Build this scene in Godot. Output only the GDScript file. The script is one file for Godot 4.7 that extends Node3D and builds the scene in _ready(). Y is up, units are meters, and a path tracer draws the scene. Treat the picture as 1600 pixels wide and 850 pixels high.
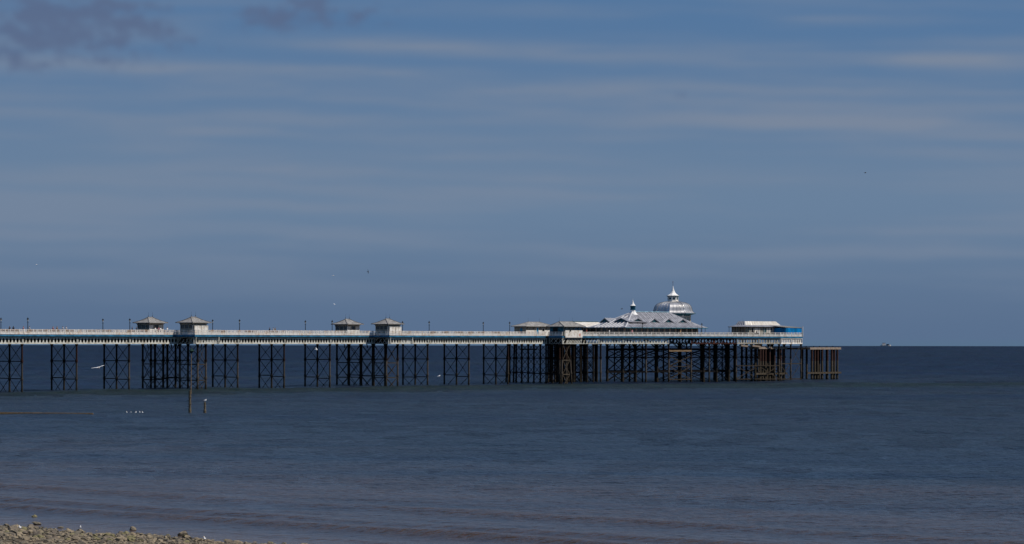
extends Node3D
# A Victorian iron pier seen from a stony beach through a long lens.
# The pier's axis is x (running out to sea), z is across it (towards the viewer's side), y = 0 is the water.

const EYE := Vector3(-397.91, 11.1, 485.77)
const YAW := 49.0
const DECK := 12.34
var F: Vector3          # where the camera looks, level
var R: Vector3          # to its right
var M := {}
var used := {}
var rng := RandomNumberGenerator.new()


class MB:
	# collects triangles; every shape goes through the transform x
	var v := PackedVector3Array()
	var n := PackedVector3Array()
	var c := PackedColorArray()
	var x := Transform3D.IDENTITY
	var tint := Color.WHITE
	var colored := false

	func tri(a: Vector3, b: Vector3, d: Vector3, na: Vector3, nb: Vector3, nd: Vector3) -> void:
		v.append(x * a); v.append(x * b); v.append(x * d)
		n.append((x.basis * na).normalized()); n.append((x.basis * nb).normalized()); n.append((x.basis * nd).normalized())
		if colored:
			c.append(tint); c.append(tint); c.append(tint)

	func flat(a: Vector3, b: Vector3, d: Vector3, out: Vector3) -> void:
		var m := (b - a).cross(d - a)
		if m.length_squared() < 1e-14:
			return
		m = m.normalized()
		if m.dot(out) > 0:
			tri(a, d, b, m, m, m)
		else:
			tri(a, b, d, -m, -m, -m)

	func quad(a: Vector3, b: Vector3, d: Vector3, e: Vector3, out: Vector3) -> void:
		flat(a, b, d, out)
		flat(a, d, e, out)

	func box(at: Vector3, size: Vector3) -> void:
		prism8(at, Vector3(size.x / 2, 0, 0), Vector3(0, size.y / 2, 0), Vector3(0, 0, size.z / 2))

	func prism8(at: Vector3, a: Vector3, b: Vector3, d: Vector3) -> void:
		for s: float in [-1.0, 1.0]:
			quad(at + a * s - b - d, at + a * s + b - d, at + a * s + b + d, at + a * s - b + d, a * s)
			quad(at + b * s - a - d, at + b * s + a - d, at + b * s + a + d, at + b * s - a + d, b * s)
			quad(at + d * s - a - b, at + d * s + a - b, at + d * s + a + b, at + d * s - a + b, d * s)

	func bar(a: Vector3, b: Vector3, w: float, h: float) -> void:
		# a straight bar of width w (level) and height h
		var l := (b - a)
		var side := l.cross(Vector3.UP)
		if side.length() < 1e-4 * l.length() + 1e-6:
			side = Vector3.RIGHT
		side = side.normalized()
		var up := side.cross(l).normalized()
		prism8((a + b) / 2, l / 2, up * h / 2, side * w / 2)

	func tube(a: Vector3, b: Vector3, r0: float, r1: float, k := 8, caps := true) -> void:
		var l := (b - a).normalized()
		var s := l.cross(Vector3.UP if absf(l.y) < 0.9 else Vector3.RIGHT).normalized()
		var t := s.cross(l)
		for i in k:
			var d0 := s * cos(TAU * i / k) + t * sin(TAU * i / k)
			var d1 := s * cos(TAU * (i + 1) / k) + t * sin(TAU * (i + 1) / k)
			tri(a + d0 * r0, b + d1 * r1, b + d0 * r1, d0, d1, d0)
			tri(a + d0 * r0, a + d1 * r0, b + d1 * r1, d0, d1, d1)
			if caps:
				flat(a, a + d0 * r0, a + d1 * r0, -l)
				flat(b, b + d0 * r1, b + d1 * r1, l)

	func lathe(base: Vector3, profile: Array, k := 8, phase := 0.0, facets := false, tints := []) -> void:
		# profile: [radius, height] pairs
		for j in profile.size() - 1:
			var p = profile[j]
			var q = profile[j + 1]
			if tints.size():
				tint = tints[j]
			var slope := Vector2(q[1] - p[1], p[0] - q[0]).normalized()
			for i in k:
				var a0 := phase + TAU * i / k
				var a1 := phase + TAU * (i + 1) / k
				var e0 := Vector3(sin(a0), 0, cos(a0))
				var e1 := Vector3(sin(a1), 0, cos(a1))
				var A: Vector3 = base + e0 * p[0] + Vector3.UP * p[1]
				var B: Vector3 = base + e1 * p[0] + Vector3.UP * p[1]
				var C: Vector3 = base + e1 * q[0] + Vector3.UP * q[1]
				var D: Vector3 = base + e0 * q[0] + Vector3.UP * q[1]
				if facets:
					quad(A, B, C, D, (e0 + e1) * slope.x + Vector3.UP * slope.y * 2.0)
				else:
					var n0 := e0 * slope.x + Vector3.UP * slope.y
					var n1 := e1 * slope.x + Vector3.UP * slope.y
					tri(A, C, B, n0, n1, n1)
					tri(A, D, C, n0, n0, n1)

	func poly(pts: PackedVector2Array, y0: float, y1: float) -> void:
		# an upright slab over a polygon in x, z
		var t := Geometry2D.triangulate_polygon(pts)
		for k in range(0, t.size(), 3):
			for y in [y0, y1]:
				flat(Vector3(pts[t[k]].x, y, pts[t[k]].y), Vector3(pts[t[k + 1]].x, y, pts[t[k + 1]].y), Vector3(pts[t[k + 2]].x, y, pts[t[k + 2]].y), Vector3.UP * (1.0 if y == y1 else -1.0))
		var turn := 1.0 if Geometry2D.is_polygon_clockwise(pts) else -1.0
		for k in pts.size():
			var a := pts[k]
			var b := pts[(k + 1) % pts.size()]
			quad(Vector3(a.x, y0, a.y), Vector3(b.x, y0, b.y), Vector3(b.x, y1, b.y), Vector3(a.x, y1, a.y), Vector3(b.y - a.y, 0, a.x - b.x) * -turn)

	func mesh() -> ArrayMesh:
		var a := []
		a.resize(Mesh.ARRAY_MAX)
		a[Mesh.ARRAY_VERTEX] = v
		a[Mesh.ARRAY_NORMAL] = n
		if colored:
			a[Mesh.ARRAY_COLOR] = c
		var m := ArrayMesh.new()
		m.add_surface_from_arrays(Mesh.PRIMITIVE_TRIANGLES, a)
		return m


# ------------------------------------------------------------------ scene tree helpers

func numbered(called: String) -> String:
	var k: int = used.get(called, 0)
	used[called] = k + 1
	return called if k == 0 else "%s_%03d" % [called, k]


func thing(called: String, label: String, category: String, at := Vector3.ZERO, turn := 0.0, group := "") -> Node3D:
	var o := Node3D.new()
	o.name = numbered(called)
	add_child(o)
	o.position = at
	o.rotation.y = turn
	tag(o, label, category, group)
	return o


func tag(o: Node, label: String, category: String, group := "") -> void:
	o.set_meta("label", label)
	o.set_meta("category", category)
	if group:
		o.set_meta("group", group)


func put(called: String, m: Mesh, material: Material, parent: Node, at := Vector3.ZERO) -> MeshInstance3D:
	var o := MeshInstance3D.new()
	o.name = called if parent != self else numbered(called)
	o.mesh = m
	o.material_override = material
	o.position = at
	parent.add_child(o, true)
	return o


func part(called: String, b: MB, material: Material, parent: Node, at := Vector3.ZERO) -> MeshInstance3D:
	return put(called, b.mesh(), material, parent, at)


func boxpart(called: String, at: Vector3, size: Vector3, material: Material, parent: Node) -> MeshInstance3D:
	var b := MB.new()
	b.box(at, size)
	return part(called, b, material, parent)


func copy(o: Node3D, label: String, at: Vector3, turn := 0.0, called := "") -> Node3D:
	var r: Node3D = o.duplicate()
	r.name = numbered(called if called else String(o.name).rstrip("0123456789_"))
	add_child(r)
	r.position = at
	r.rotation.y = turn
	r.set_meta("label", label)
	return r


func shore(right: float, y: float, ahead: float) -> Vector3:
	# metres to the right of and ahead of the viewer's stand
	var p := EYE + R * right + F * ahead
	return Vector3(p.x, y, p.z)


# ------------------------------------------------------------------ materials

func lin(r: float, g: float, b: float) -> Color:
	return Color(r, g, b).linear_to_srgb()


func blotch(freq: float, lo: Color, hi: Color, at := 0.5, seed_ := 1) -> NoiseTexture2D:
	var f := FastNoiseLite.new()
	f.seed = seed_
	f.frequency = freq
	f.fractal_octaves = 5
	var g := Gradient.new()
	g.offsets = PackedFloat32Array([0.0, at - 0.12, at + 0.12, 1.0])
	g.colors = PackedColorArray([lo, lo.lerp(hi, 0.25), hi.lerp(lo, 0.2), hi])
	var t := NoiseTexture2D.new()
	t.width = 512
	t.height = 512
	t.seamless = true
	t.noise = f
	t.color_ramp = g
	return t


func mat(called: String, c: Color, rough := 0.8, metal := 0.0, tex: Texture2D = null, scale := 0.2) -> StandardMaterial3D:
	var m := StandardMaterial3D.new()
	m.resource_name = called
	m.albedo_color = c
	m.roughness = rough
	m.metallic = metal
	m.metallic_specular = 0.22 if rough > 0.5 else 0.45
	if tex:
		m.albedo_texture = tex
		m.uv1_triplanar = true
		m.uv1_world_triplanar = true
		m.uv1_scale = Vector3.ONE * scale
	M[called] = m
	return m


func materials() -> void:
	var worn := blotch(0.012, lin(0.62, 0.56, 0.48), Color.WHITE, 0.42, 3)
	var rusty := blotch(0.012, lin(0.62, 0.42, 0.28), Color.WHITE, 0.3, 5)
	var grime := blotch(0.014, lin(0.45, 0.45, 0.45), Color.WHITE, 0.5, 9)
	mat("white_paint", lin(0.8, 0.79, 0.76), 0.6, 0.0, worn, 0.11)
	mat("rail_white", lin(0.78, 0.78, 0.76), 0.6, 0.0, rusty, 0.07)
	mat("girder_white", lin(0.58, 0.59, 0.55), 0.7, 0.0, worn, 0.09)
	mat("girder_dull", lin(0.4, 0.4, 0.37), 0.75, 0.0, worn, 0.12)
	mat("girder_rust", lin(0.13, 0.05, 0.035), 0.85, 0.0, grime, 0.12)
	mat("blue_fascia", lin(0.06, 0.24, 0.42), 0.6, 0.0, grime, 0.06)
	mat("pale_blue", lin(0.35, 0.55, 0.68), 0.6, 0.0, grime, 0.1)
	mat("iron", lin(0.012, 0.011, 0.012), 0.75, 0.0, grime, 0.2)
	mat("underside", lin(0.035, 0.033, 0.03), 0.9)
	mat("deck_wood", lin(0.2, 0.17, 0.14), 0.85, 0.0, grime, 0.3)
	mat("bench_wood", lin(0.3, 0.13, 0.06), 0.7, 0.0, grime, 0.4)
	mat("slate", lin(0.36, 0.355, 0.345), 0.75, 0.0, grime, 0.13)
	mat("slate_cap", lin(0.22, 0.21, 0.2), 0.7)
	mat("lead", lin(0.33, 0.34, 0.385), 0.5, 0.25, grime, 0.1)
	mat("lead_sunlit", lin(0.7, 0.7, 0.71), 0.4, 0.2)  # paler copy of lead, sunlight on the ribs put into its colour
	mat("zinc", lin(0.68, 0.68, 0.685), 0.4, 0.7, grime, 0.05)
	mat("zinc_seam", lin(0.72, 0.72, 0.72), 0.35, 0.6)
	mat("white_metal", lin(0.78, 0.78, 0.76), 0.45, 0.1)
	mat("teal", lin(0.03, 0.17, 0.25), 0.55, 0.0, grime, 0.15)
	mat("dark_teal", lin(0.02, 0.075, 0.095), 0.6)
	mat("grey_board", lin(0.3, 0.3, 0.27), 0.75, 0.0, worn, 0.2)
	mat("cream_pier", lin(0.4, 0.36, 0.32), 0.7, 0.0, worn, 0.2)
	mat("hut_blue", lin(0.004, 0.23, 0.58), 0.55, 0.0, grime, 0.05)
	mat("door_blue", lin(0.02, 0.2, 0.36), 0.55)
	mat("dark_void", lin(0.012, 0.013, 0.016), 0.6)
	mat("felt_roof", lin(0.17, 0.165, 0.16), 0.9)
	mat("pale_sheet", lin(0.66, 0.65, 0.62), 0.6, 0.0, worn, 0.1)
	mat("pink_mark", lin(0.6, 0.36, 0.3), 0.7)
	mat("concrete", lin(0.32, 0.265, 0.22), 0.9, 0.0, worn, 0.15)
	mat("concrete_wet", lin(0.1, 0.082, 0.06), 0.9, 0.0, grime, 0.2)
	mat("orange_plank", lin(0.32, 0.22, 0.13), 0.85, 0.0, grime, 0.3)
	mat("pile_wood", lin(0.17, 0.142, 0.1), 0.9, 0.0, grime, 0.4)
	mat("tower_iron", lin(0.12, 0.098, 0.072), 0.9, 0.0, grime, 0.4)
	mat("weathered", lin(0.075, 0.06, 0.045), 0.9, 0.0, grime, 0.3)
	mat("bar_wood", lin(0.4, 0.26, 0.13), 0.9, 0.0, grime, 0.3)
	mat("topmark_green", lin(0.012, 0.035, 0.028), 0.7)
	mat("pale_glass", lin(0.22, 0.27, 0.26), 0.3)
	mat("lamp_glass", lin(0.55, 0.55, 0.5), 0.25)
	var g := mat("window_glass", lin(0.035, 0.045, 0.055), 0.15)
	g.metallic_specular = 0.5
	for called in ["column", "stone", "skin_and_cloth", "feathers", "rock_face"]:
		var m := mat(called, Color.WHITE, 0.9)
		m.vertex_color_use_as_albedo = true
	M.rock_face.albedo_texture = blotch(0.03, lin(0.6, 0.57, 0.5), Color.WHITE, 0.5, 21)
	M.rock_face.uv1_triplanar = true
	M.rock_face.uv1_world_triplanar = true
	M.rock_face.uv1_scale = Vector3.ONE * 0.9
	M.column.albedo_texture = grime
	M.column.uv1_triplanar = true
	M.column.uv1_world_triplanar = true
	M.column.uv1_scale = Vector3.ONE * 0.5


# ------------------------------------------------------------------ sky

func sky_picture() -> ImageTexture:
	# 4096 x 2048, upper half: blue air, streaks of cirrus, a few low dark cumulus
	var w := 4096
	var h := 2048
	var streak := FastNoiseLite.new()
	streak.seed = 4; streak.frequency = 1.0; streak.fractal_octaves = 5
	var wide := FastNoiseLite.new()
	wide.seed = 12; wide.frequency = 1.0; wide.fractal_octaves = 3
	var puff := FastNoiseLite.new()
	puff.seed = 8; puff.frequency = 1.0; puff.fractal_octaves = 6; puff.fractal_gain = 0.58
	# dark cloud banks: azimuth, elevation, half width, half height (degrees), weight
	var banks := [[40.3, 6.2, 1.55, 0.55, 1.0], [38.9, 5.75, 1.2, 0.35, 0.75], [41.8, 6.0, 0.8, 0.3, 0.5], [44.8, 6.48, 1.2, 0.28, 0.85], [49.45, 6.1, 0.16, 0.09, 0.42], [52.35, 4.9, 0.12, 0.07, 0.42], [33.0, 6.8, 2.6, 0.8, 1.0], [25.0, 5.5, 1.6, 0.5, 0.8], [18.0, 7.5, 3.0, 0.9, 1.0], [62.0, 8.6, 2.0, 0.6, 0.8], [73.0, 7.4, 1.8, 0.5, 0.7], [49.0, 10.4, 2.4, 0.7, 0.9]]
	for k in 40:
		banks.append([rng.randf_range(84, 372), rng.randf_range(5, 16), rng.randf_range(0.8, 3.0), rng.randf_range(0.3, 0.8), rng.randf_range(0.5, 1.0)])
	# long thin streaks of cirrus: azimuth, elevation, half width, half height, weight
	var streaks := [[47.1, 5.92, 4.6, 0.2, 0.75], [44.5, 5.3, 5.0, 0.22, 0.5], [50.5, 4.85, 4.2, 0.28, 0.6], [57.7, 5.55, 1.8, 0.13, 0.75], [56.0, 4.95, 2.4, 0.05, 0.6], [56.2, 4.3, 3.2, 0.22, 0.65], [58.4, 3.6, 1.4, 0.1, 0.6], [41.5, 4.25, 3.0, 0.12, 0.55], [46.0, 3.6, 6.0, 0.3, 0.4], [53.0, 3.3, 4.0, 0.2, 0.4], [55.2, 6.35, 1.3, 0.06, 0.4]]
	for k in 150:
		var saz := rng.randf_range(62, 396)
		streaks.append([saz, rng.randf_range(3, 22), rng.randf_range(2.0, 6.0), rng.randf_range(0.06, 0.3), rng.randf_range(0.4, 0.75)])
	var horizon := Vector3(0.1, 0.16, 0.268)
	var middle := Vector3(0.14, 0.218, 0.335)
	var top := Vector3(0.086, 0.18, 0.34)
	var zenith := Vector3(0.042, 0.1, 0.25)
	var data := PackedFloat32Array()
	data.resize(w * h * 4)
	data.fill(1.0)
	var row_ := PackedFloat32Array()
	for j in h:
		var el := 90.0 - (j + 0.5) / h * 180.0
		var c := horizon
		if el > 0:
			c = horizon.lerp(middle, smoothstep(0.0, 2.9, el)).lerp(top, smoothstep(2.6, 7.2, el)).lerp(zenith, smoothstep(7.0, 70.0, el))
		var at := j * w * 4
		var near := []
		var near_streaks := []
		for b in streaks:
			if absf(el - b[1]) < b[3] * 3.5 + 0.6:
				near_streaks.append(b)
		for b in banks:
			if absf(el - b[1]) < b[3] * 2.2:
				near.append(b)
		for i in w:
			var p := c
			if el > 0 and el < 40:
				var az := (i + 0.5) / w * 360.0
				var a := deg_to_rad(az)
				# a ring keeps the noise seamless round the sky
				var u := Vector2(cos(a), sin(a))
				var lean := el + 0.012 * (az - 49.0 if absf(az - 49.0) < 40.0 else 0.0) + 0.13 * wide.get_noise_3d(u.x * 9.0, 5.0, u.y * 9.0)
				var fine := streak.get_noise_3d(u.x * 6.5, lean * 3.0, u.y * 6.5)
				var s := fine * 0.6 + wide.get_noise_3d(u.x * 4.0, lean * 0.6, u.y * 4.0) * 0.6
				var veil := smoothstep(-0.3, 0.45, s) * 0.6 * (1.0 - 0.45 * smoothstep(5.0, 6.6, el))
				var az1 := az if az > 36.0 else az + 360.0
				for b in near_streaks:
					var qx: float = (az1 - b[0]) / b[2]
					if absf(qx) < 2.2:
						var qy: float = (el + 0.035 * wide.get_noise_3d(u.x * 30.0, b[0], u.y * 30.0) + 0.02 * (az1 - b[0]) - b[1]) / b[3]
						veil += b[4] * exp(-qx * qx * 1.6) * exp(-qy * qy * (0.7 if qy < 0.0 else 1.6)) * (0.85 + 1.1 * fine)
				veil = clampf(veil, 0.0, 1.0) * smoothstep(0.2, 2.2, el)
				p = p.lerp(Vector3(0.19, 0.242, 0.335), veil)
				if near.size():
					var az2 := az if az > 15.0 else az + 360.0
					var m := 0.0
					for b in near:
						var q := Vector2((az2 - b[0]) / b[2], (el - b[1]) / b[3])
						var l := q.length()
						if l < 2.2:
							m = maxf(m, b[4] * (1.0 - smoothstep(0.2, 2.1, l)))
					if m > 0.0:
						var k := smoothstep(0.26, 0.95, m * 0.95 + puff.get_noise_3d(u.x * 85.0, el * 2.6, u.y * 85.0) * 0.85)
						p = p.lerp(Vector3(0.1, 0.142, 0.248), k * 0.85)
			data[at] = p.x
			data[at + 1] = p.y
			data[at + 2] = p.z
			at += 4
	var im := Image.create_from_data(w, h, false, Image.FORMAT_RGBAF, data.to_byte_array())
	return ImageTexture.create_from_image(im)


# ------------------------------------------------------------------ sea and beach

const SHORE_N := Vector2(0.66, 0.751)

func offshore(right: float, ahead: float) -> float:
	# metres seaward of the water's edge
	return (right + 30.5) * SHORE_N.x + (ahead - 171.8) * SHORE_N.y


func make_sea() -> void:
	var wind := FastNoiseLite.new()
	wind.seed = 31; wind.frequency = 1.0; wind.fractal_octaves = 4
	var band := FastNoiseLite.new()
	band.seed = 7; band.frequency = 1.0; band.fractal_octaves = 4
	var ang := PackedFloat32Array()
	var a := -180.0
	while a < 180.001:
		ang.append(deg_to_rad(a))
		a += 0.035 if absf(a + 0.0001) < 11.6 else (0.6 if absf(a) < 26.0 else 2.0)
	var dist := PackedFloat32Array([0.0, 40.0, 90.0, 130.0])
	var r := 148.0
	while r < 12600.0:
		dist.append(r)
		r += maxf(0.4, r * r / (4486.0 * 11.1) * (0.62 if r < 900.0 else 0.8))
	for e in [12800.0, 15000.0, 20000.0]:
		dist.append(e)
	var n := ang.size()
	var v := PackedVector3Array()
	var c := PackedColorArray()
	v.resize(n * dist.size())
	c.resize(n * dist.size())
	var brown := Color(0.045, 0.034, 0.031)
	var green := Color(0.0135, 0.0195, 0.0285)
	var blue := Color(0.005, 0.011, 0.027)
	var at := 0
	for d in dist:
		var step := maxf(0.4, d * d / (4486.0 * 11.1) * 0.62)
		var drop := d * d / (2.0 * 7.4e6)
		var fine := clampf(1.0 - (step - 0.5) / 2.6, 0.0, 1.0)
		for t in ang:
			var x := sin(t) * d
			var z := cos(t) * d
			var s := offshore(x, z)
			var y := 0.0
			var col := blue
			var stir := 0.0
			if absf(t) < 0.46 and d > 100.0:
				if fine > 0.0:
					# short wind chop
					y += fine * (0.03 + 0.06 * smoothstep(10.0, 70.0, s)) * wind.get_noise_2d(x * 0.3, z * 0.34)
					y += fine * 0.03 * wind.get_noise_2d(s * 0.2 + 40.0, (x - z) * 0.05)
				if d < 420.0:
					y += 0.028 * (1.0 - smoothstep(300.0, 420.0, d)) * smoothstep(2.0, 30.0, s) * wind.get_noise_2d(x * 1.3, z * 0.8)
				if d > 190.0 and d < 1500.0:
					# longer wind waves further out
					var out := smoothstep(190.0, 330.0, d)
					y += out * 0.3 * wind.get_noise_2d(x * 0.05 + 7.0, z * 0.065)
					y += out * 0.5 * wind.get_noise_2d(x * 0.012 + 70.0, z * 0.022) * smoothstep(300.0, 700.0, d)
				if s > -3.0 and s < 130.0:
					# small waves running in to the beach, steep on the side that faces it
					var along := (x * SHORE_N.y - z * SHORE_N.x)
					var wob := 1.1 * wind.get_noise_2d(along * 0.02, 3.0) + 0.012 * along
					for crest in [[3.2, 0.06, 0.8], [10.0, 0.32, 1.1], [15.0, 0.26, 1.2], [19.0, 0.08, 1.2], [26.2, 0.3, 1.7], [33.0, 0.12, 2.2], [38.0, 0.18, 2.6], [52.0, 0.13, 3.2], [69.0, 0.15, 3.8], [90.0, 0.14, 4.6]]:
						var q: float = (s + wob - crest[0]) / crest[2]
						if absf(q) < 5.0:
							var amp: float = crest[1] * (0.85 + 0.55 * wind.get_noise_2d(along * 0.02, crest[0] * 7.0))
							stir = maxf(stir, smoothstep(70.0, 20.0, crest[0]) * exp(-q * q * (1.2 if q < 0.0 else 2.5)) * amp * 3.2)
							y += amp * (exp(-q * q * 1.5) if q < 0.0 else exp(-q * q * 0.3))
					y *= smoothstep(-3.0, 1.0, s)
				# water colour: sediment, with ripple contrast and a swell band painted in
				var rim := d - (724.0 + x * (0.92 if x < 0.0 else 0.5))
				var far := smoothstep(0.0, 1.0, (log(maxf(d, 150.0)) - log(420.0)) / 1.1)
				var k := band.get_noise_2d(x * 0.0035 / (1.0 + d / 900.0), log(d) * 7.0)
				var k2 := band.get_noise_2d(x * 0.012 + 90.0, log(d) * 26.0)
				col = green.lerp(blue, clampf(far + 0.9 * k + 0.35 * k2, 0.0, 1.0))
				col = col.lerp(Color(0.013, 0.021, 0.022), 1.0 * smoothstep(6.0, -4.0, rim) * smoothstep(-130.0, -25.0, rim + 25.0 * k2))  # weaker reflection before the pier, painted as a darker band
				var mud := 1.0 - smoothstep(2.0, 120.0, s + 55.0 * k + 12.0 * k2)
				col = col.lerp(brown, clampf(mud, 0.0, 1.0) * 0.85)
				col = col * (1.0 + 0.55 * band.get_noise_2d(x * 0.05, log(d) * 90.0) + 0.5 * band.get_noise_2d(x * 0.22 + 31.0, log(d) * 260.0) + 0.6 * (1.0 - smoothstep(350.0, 700.0, d)) * band.get_noise_2d(x * 0.9 + 11.0, z * 0.8))  # light and dark of fine ripples, painted as streaks
				if s < 8.0:
					col = col.lerp(Color(0.075, 0.052, 0.039), 1.0 - smoothstep(0.0, 8.0, s))
			# wave fronts browner: lifted sand, and weaker reflection put into the colour
			col = col.lerp(Color(0.058, 0.037, 0.024), clampf(stir, 0.0, 0.9))
			v[at] = EYE + R * x + F * z
			v[at].y = y - drop
			c[at] = col
			at += 1
	# calmer in the shelter of the beach, rougher with every step out
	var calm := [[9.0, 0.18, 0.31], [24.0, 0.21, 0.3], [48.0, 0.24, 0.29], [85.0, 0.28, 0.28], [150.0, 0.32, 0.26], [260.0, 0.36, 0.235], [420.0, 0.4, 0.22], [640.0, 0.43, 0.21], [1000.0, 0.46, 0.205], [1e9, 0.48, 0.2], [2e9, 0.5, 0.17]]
	var sheets: Array[PackedInt32Array] = []
	for q in calm:
		sheets.append(PackedInt32Array())
	for j in dist.size() - 1:
		for i in n - 1:
			var p := j * n + i
			var sea := offshore(sin(ang[i]) * dist[j], cos(ang[i]) * dist[j])
			sea += (absf(sea) + 3.0) * 0.5 * wind.get_noise_2d(float(i) * 0.02, dist[j] * 0.03)
			var k := 0
			while sea > calm[k][0]:
				k += 1
			# band along the pier's front reflects less, standing in for a swell's dark face
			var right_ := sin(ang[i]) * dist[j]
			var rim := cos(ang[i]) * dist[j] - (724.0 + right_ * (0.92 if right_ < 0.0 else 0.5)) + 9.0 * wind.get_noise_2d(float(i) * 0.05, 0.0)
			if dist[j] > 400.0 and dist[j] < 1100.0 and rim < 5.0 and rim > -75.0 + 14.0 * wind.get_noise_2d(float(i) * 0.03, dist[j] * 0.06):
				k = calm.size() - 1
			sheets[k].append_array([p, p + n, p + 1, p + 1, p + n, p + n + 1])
	var nor := PackedVector3Array()
	nor.resize(v.size())
	for j in dist.size():
		for i in n:
			var p := j * n + i
			if j == 0 or j == dist.size() - 1 or i == 0 or i == n - 1 or dist[j] > 900.0:
				nor[p] = Vector3.UP
			else:
				var nn := (v[p + n] - v[p - n]).cross(v[p + 1] - v[p - 1])
				nor[p] = nn.normalized() if nn.y > 0 else -nn.normalized()
	var ripple := FastNoiseLite.new()
	ripple.seed = 77; ripple.frequency = 0.03; ripple.fractal_octaves = 5; ripple.fractal_gain = 0.62
	var rt := NoiseTexture2D.new()
	rt.width = 1024; rt.height = 1024; rt.seamless = true; rt.noise = ripple; rt.as_normal_map = true; rt.bump_strength = 9.0
	var mesh := ArrayMesh.new()
	for k in calm.size():
		# each sheet keeps only the vertices it uses
		var seen := {}
		var vv := PackedVector3Array()
		var nv := PackedVector3Array()
		var cv := PackedColorArray()
		var iv := PackedInt32Array()
		for p in sheets[k]:
			if not seen.has(p):
				seen[p] = vv.size()
				vv.append(v[p]); nv.append(nor[p]); cv.append(c[p])
			iv.append(seen[p])
		var arr := []
		arr.resize(Mesh.ARRAY_MAX)
		arr[Mesh.ARRAY_VERTEX] = vv
		arr[Mesh.ARRAY_NORMAL] = nv
		arr[Mesh.ARRAY_COLOR] = cv
		arr[Mesh.ARRAY_INDEX] = iv
		mesh.add_surface_from_arrays(Mesh.PRIMITIVE_TRIANGLES, arr)
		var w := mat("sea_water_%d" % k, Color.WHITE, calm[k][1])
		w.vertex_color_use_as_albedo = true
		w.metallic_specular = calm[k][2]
		w.uv1_triplanar = true
		w.uv1_world_triplanar = true
		w.uv1_scale = Vector3.ONE / 46.0
		w.normal_enabled = true
		w.normal_texture = rt
		w.normal_scale = lerpf(0.45, 1.0, minf(1.0, k / 5.0))
		mesh.surface_set_material(k, w)
	var o := put("sea", mesh, null, self)
	o.set_meta("kind", "structure")
	o.set_meta("label", "grey blue sea, brown near the beach, running to a level horizon")


func rock_mesh(seed_: int, flatness: float, c: Color) -> ArrayMesh:
	var f := FastNoiseLite.new()
	f.seed = seed_; f.frequency = 0.9; f.fractal_octaves = 2
	var g := (1.0 + sqrt(5.0)) / 2.0
	var p: Array[Vector3] = []
	for q in [[-1, g, 0], [1, g, 0], [-1, -g, 0], [1, -g, 0], [0, -1, g], [0, 1, g], [0, -1, -g], [0, 1, -g], [g, 0, -1], [g, 0, 1], [-g, 0, -1], [-g, 0, 1]]:
		p.append(Vector3(q[0], q[1], q[2]).normalized())
	var faces := [[0, 11, 5], [0, 5, 1], [0, 1, 7], [0, 7, 10], [0, 10, 11], [1, 5, 9], [5, 11, 4], [11, 10, 2], [10, 7, 6], [7, 1, 8], [3, 9, 4], [3, 4, 2], [3, 2, 6], [3, 6, 8], [3, 8, 9], [4, 9, 5], [2, 4, 11], [6, 2, 10], [8, 6, 7], [9, 8, 1]]
	var b := MB.new()
	b.colored = true
	var bend := func(q: Vector3) -> Vector3:
		var s := q * (0.5 + 0.34 * f.get_noise_3dv(q * 1.1 + Vector3.ONE * seed_))
		# broken faces: cut by a few planes
		for k in 5:
			var d := Vector3(sin(seed_ * 3.1 + k * 2.4), cos(seed_ * 1.7 + k * 1.9) * 0.8, sin(seed_ * 0.9 + k * 4.1)).normalized()
			var over := s.dot(d) - 0.37
			if over > 0:
				s -= d * over
		return s * Vector3(1.0, flatness, 0.8)
	for t in faces:
		var a: Vector3 = p[t[0]]
		var d: Vector3 = p[t[1]]
		var e: Vector3 = p[t[2]]
		var ad := (a + d).normalized()
		var de := (d + e).normalized()
		var ea := (e + a).normalized()
		for q in [[a, ad, ea], [ad, d, de], [ea, de, e], [ad, de, ea]]:
			b.tint = c * randf_range(0.86, 1.1)
			b.flat(bend.call(q[0]), bend.call(q[1]), bend.call(q[2]), q[0] + q[1] + q[2])
	return b.mesh()


func ground_height(right: float, ahead: float, f: FastNoiseLite) -> float:
	var s := offshore(right, ahead)
	return -s * 0.045 - 0.05 + 0.16 * f.get_noise_2d(right * 0.14, ahead * 0.14) + 0.05 * f.get_noise_2d(right * 0.6, ahead * 0.6)


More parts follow.
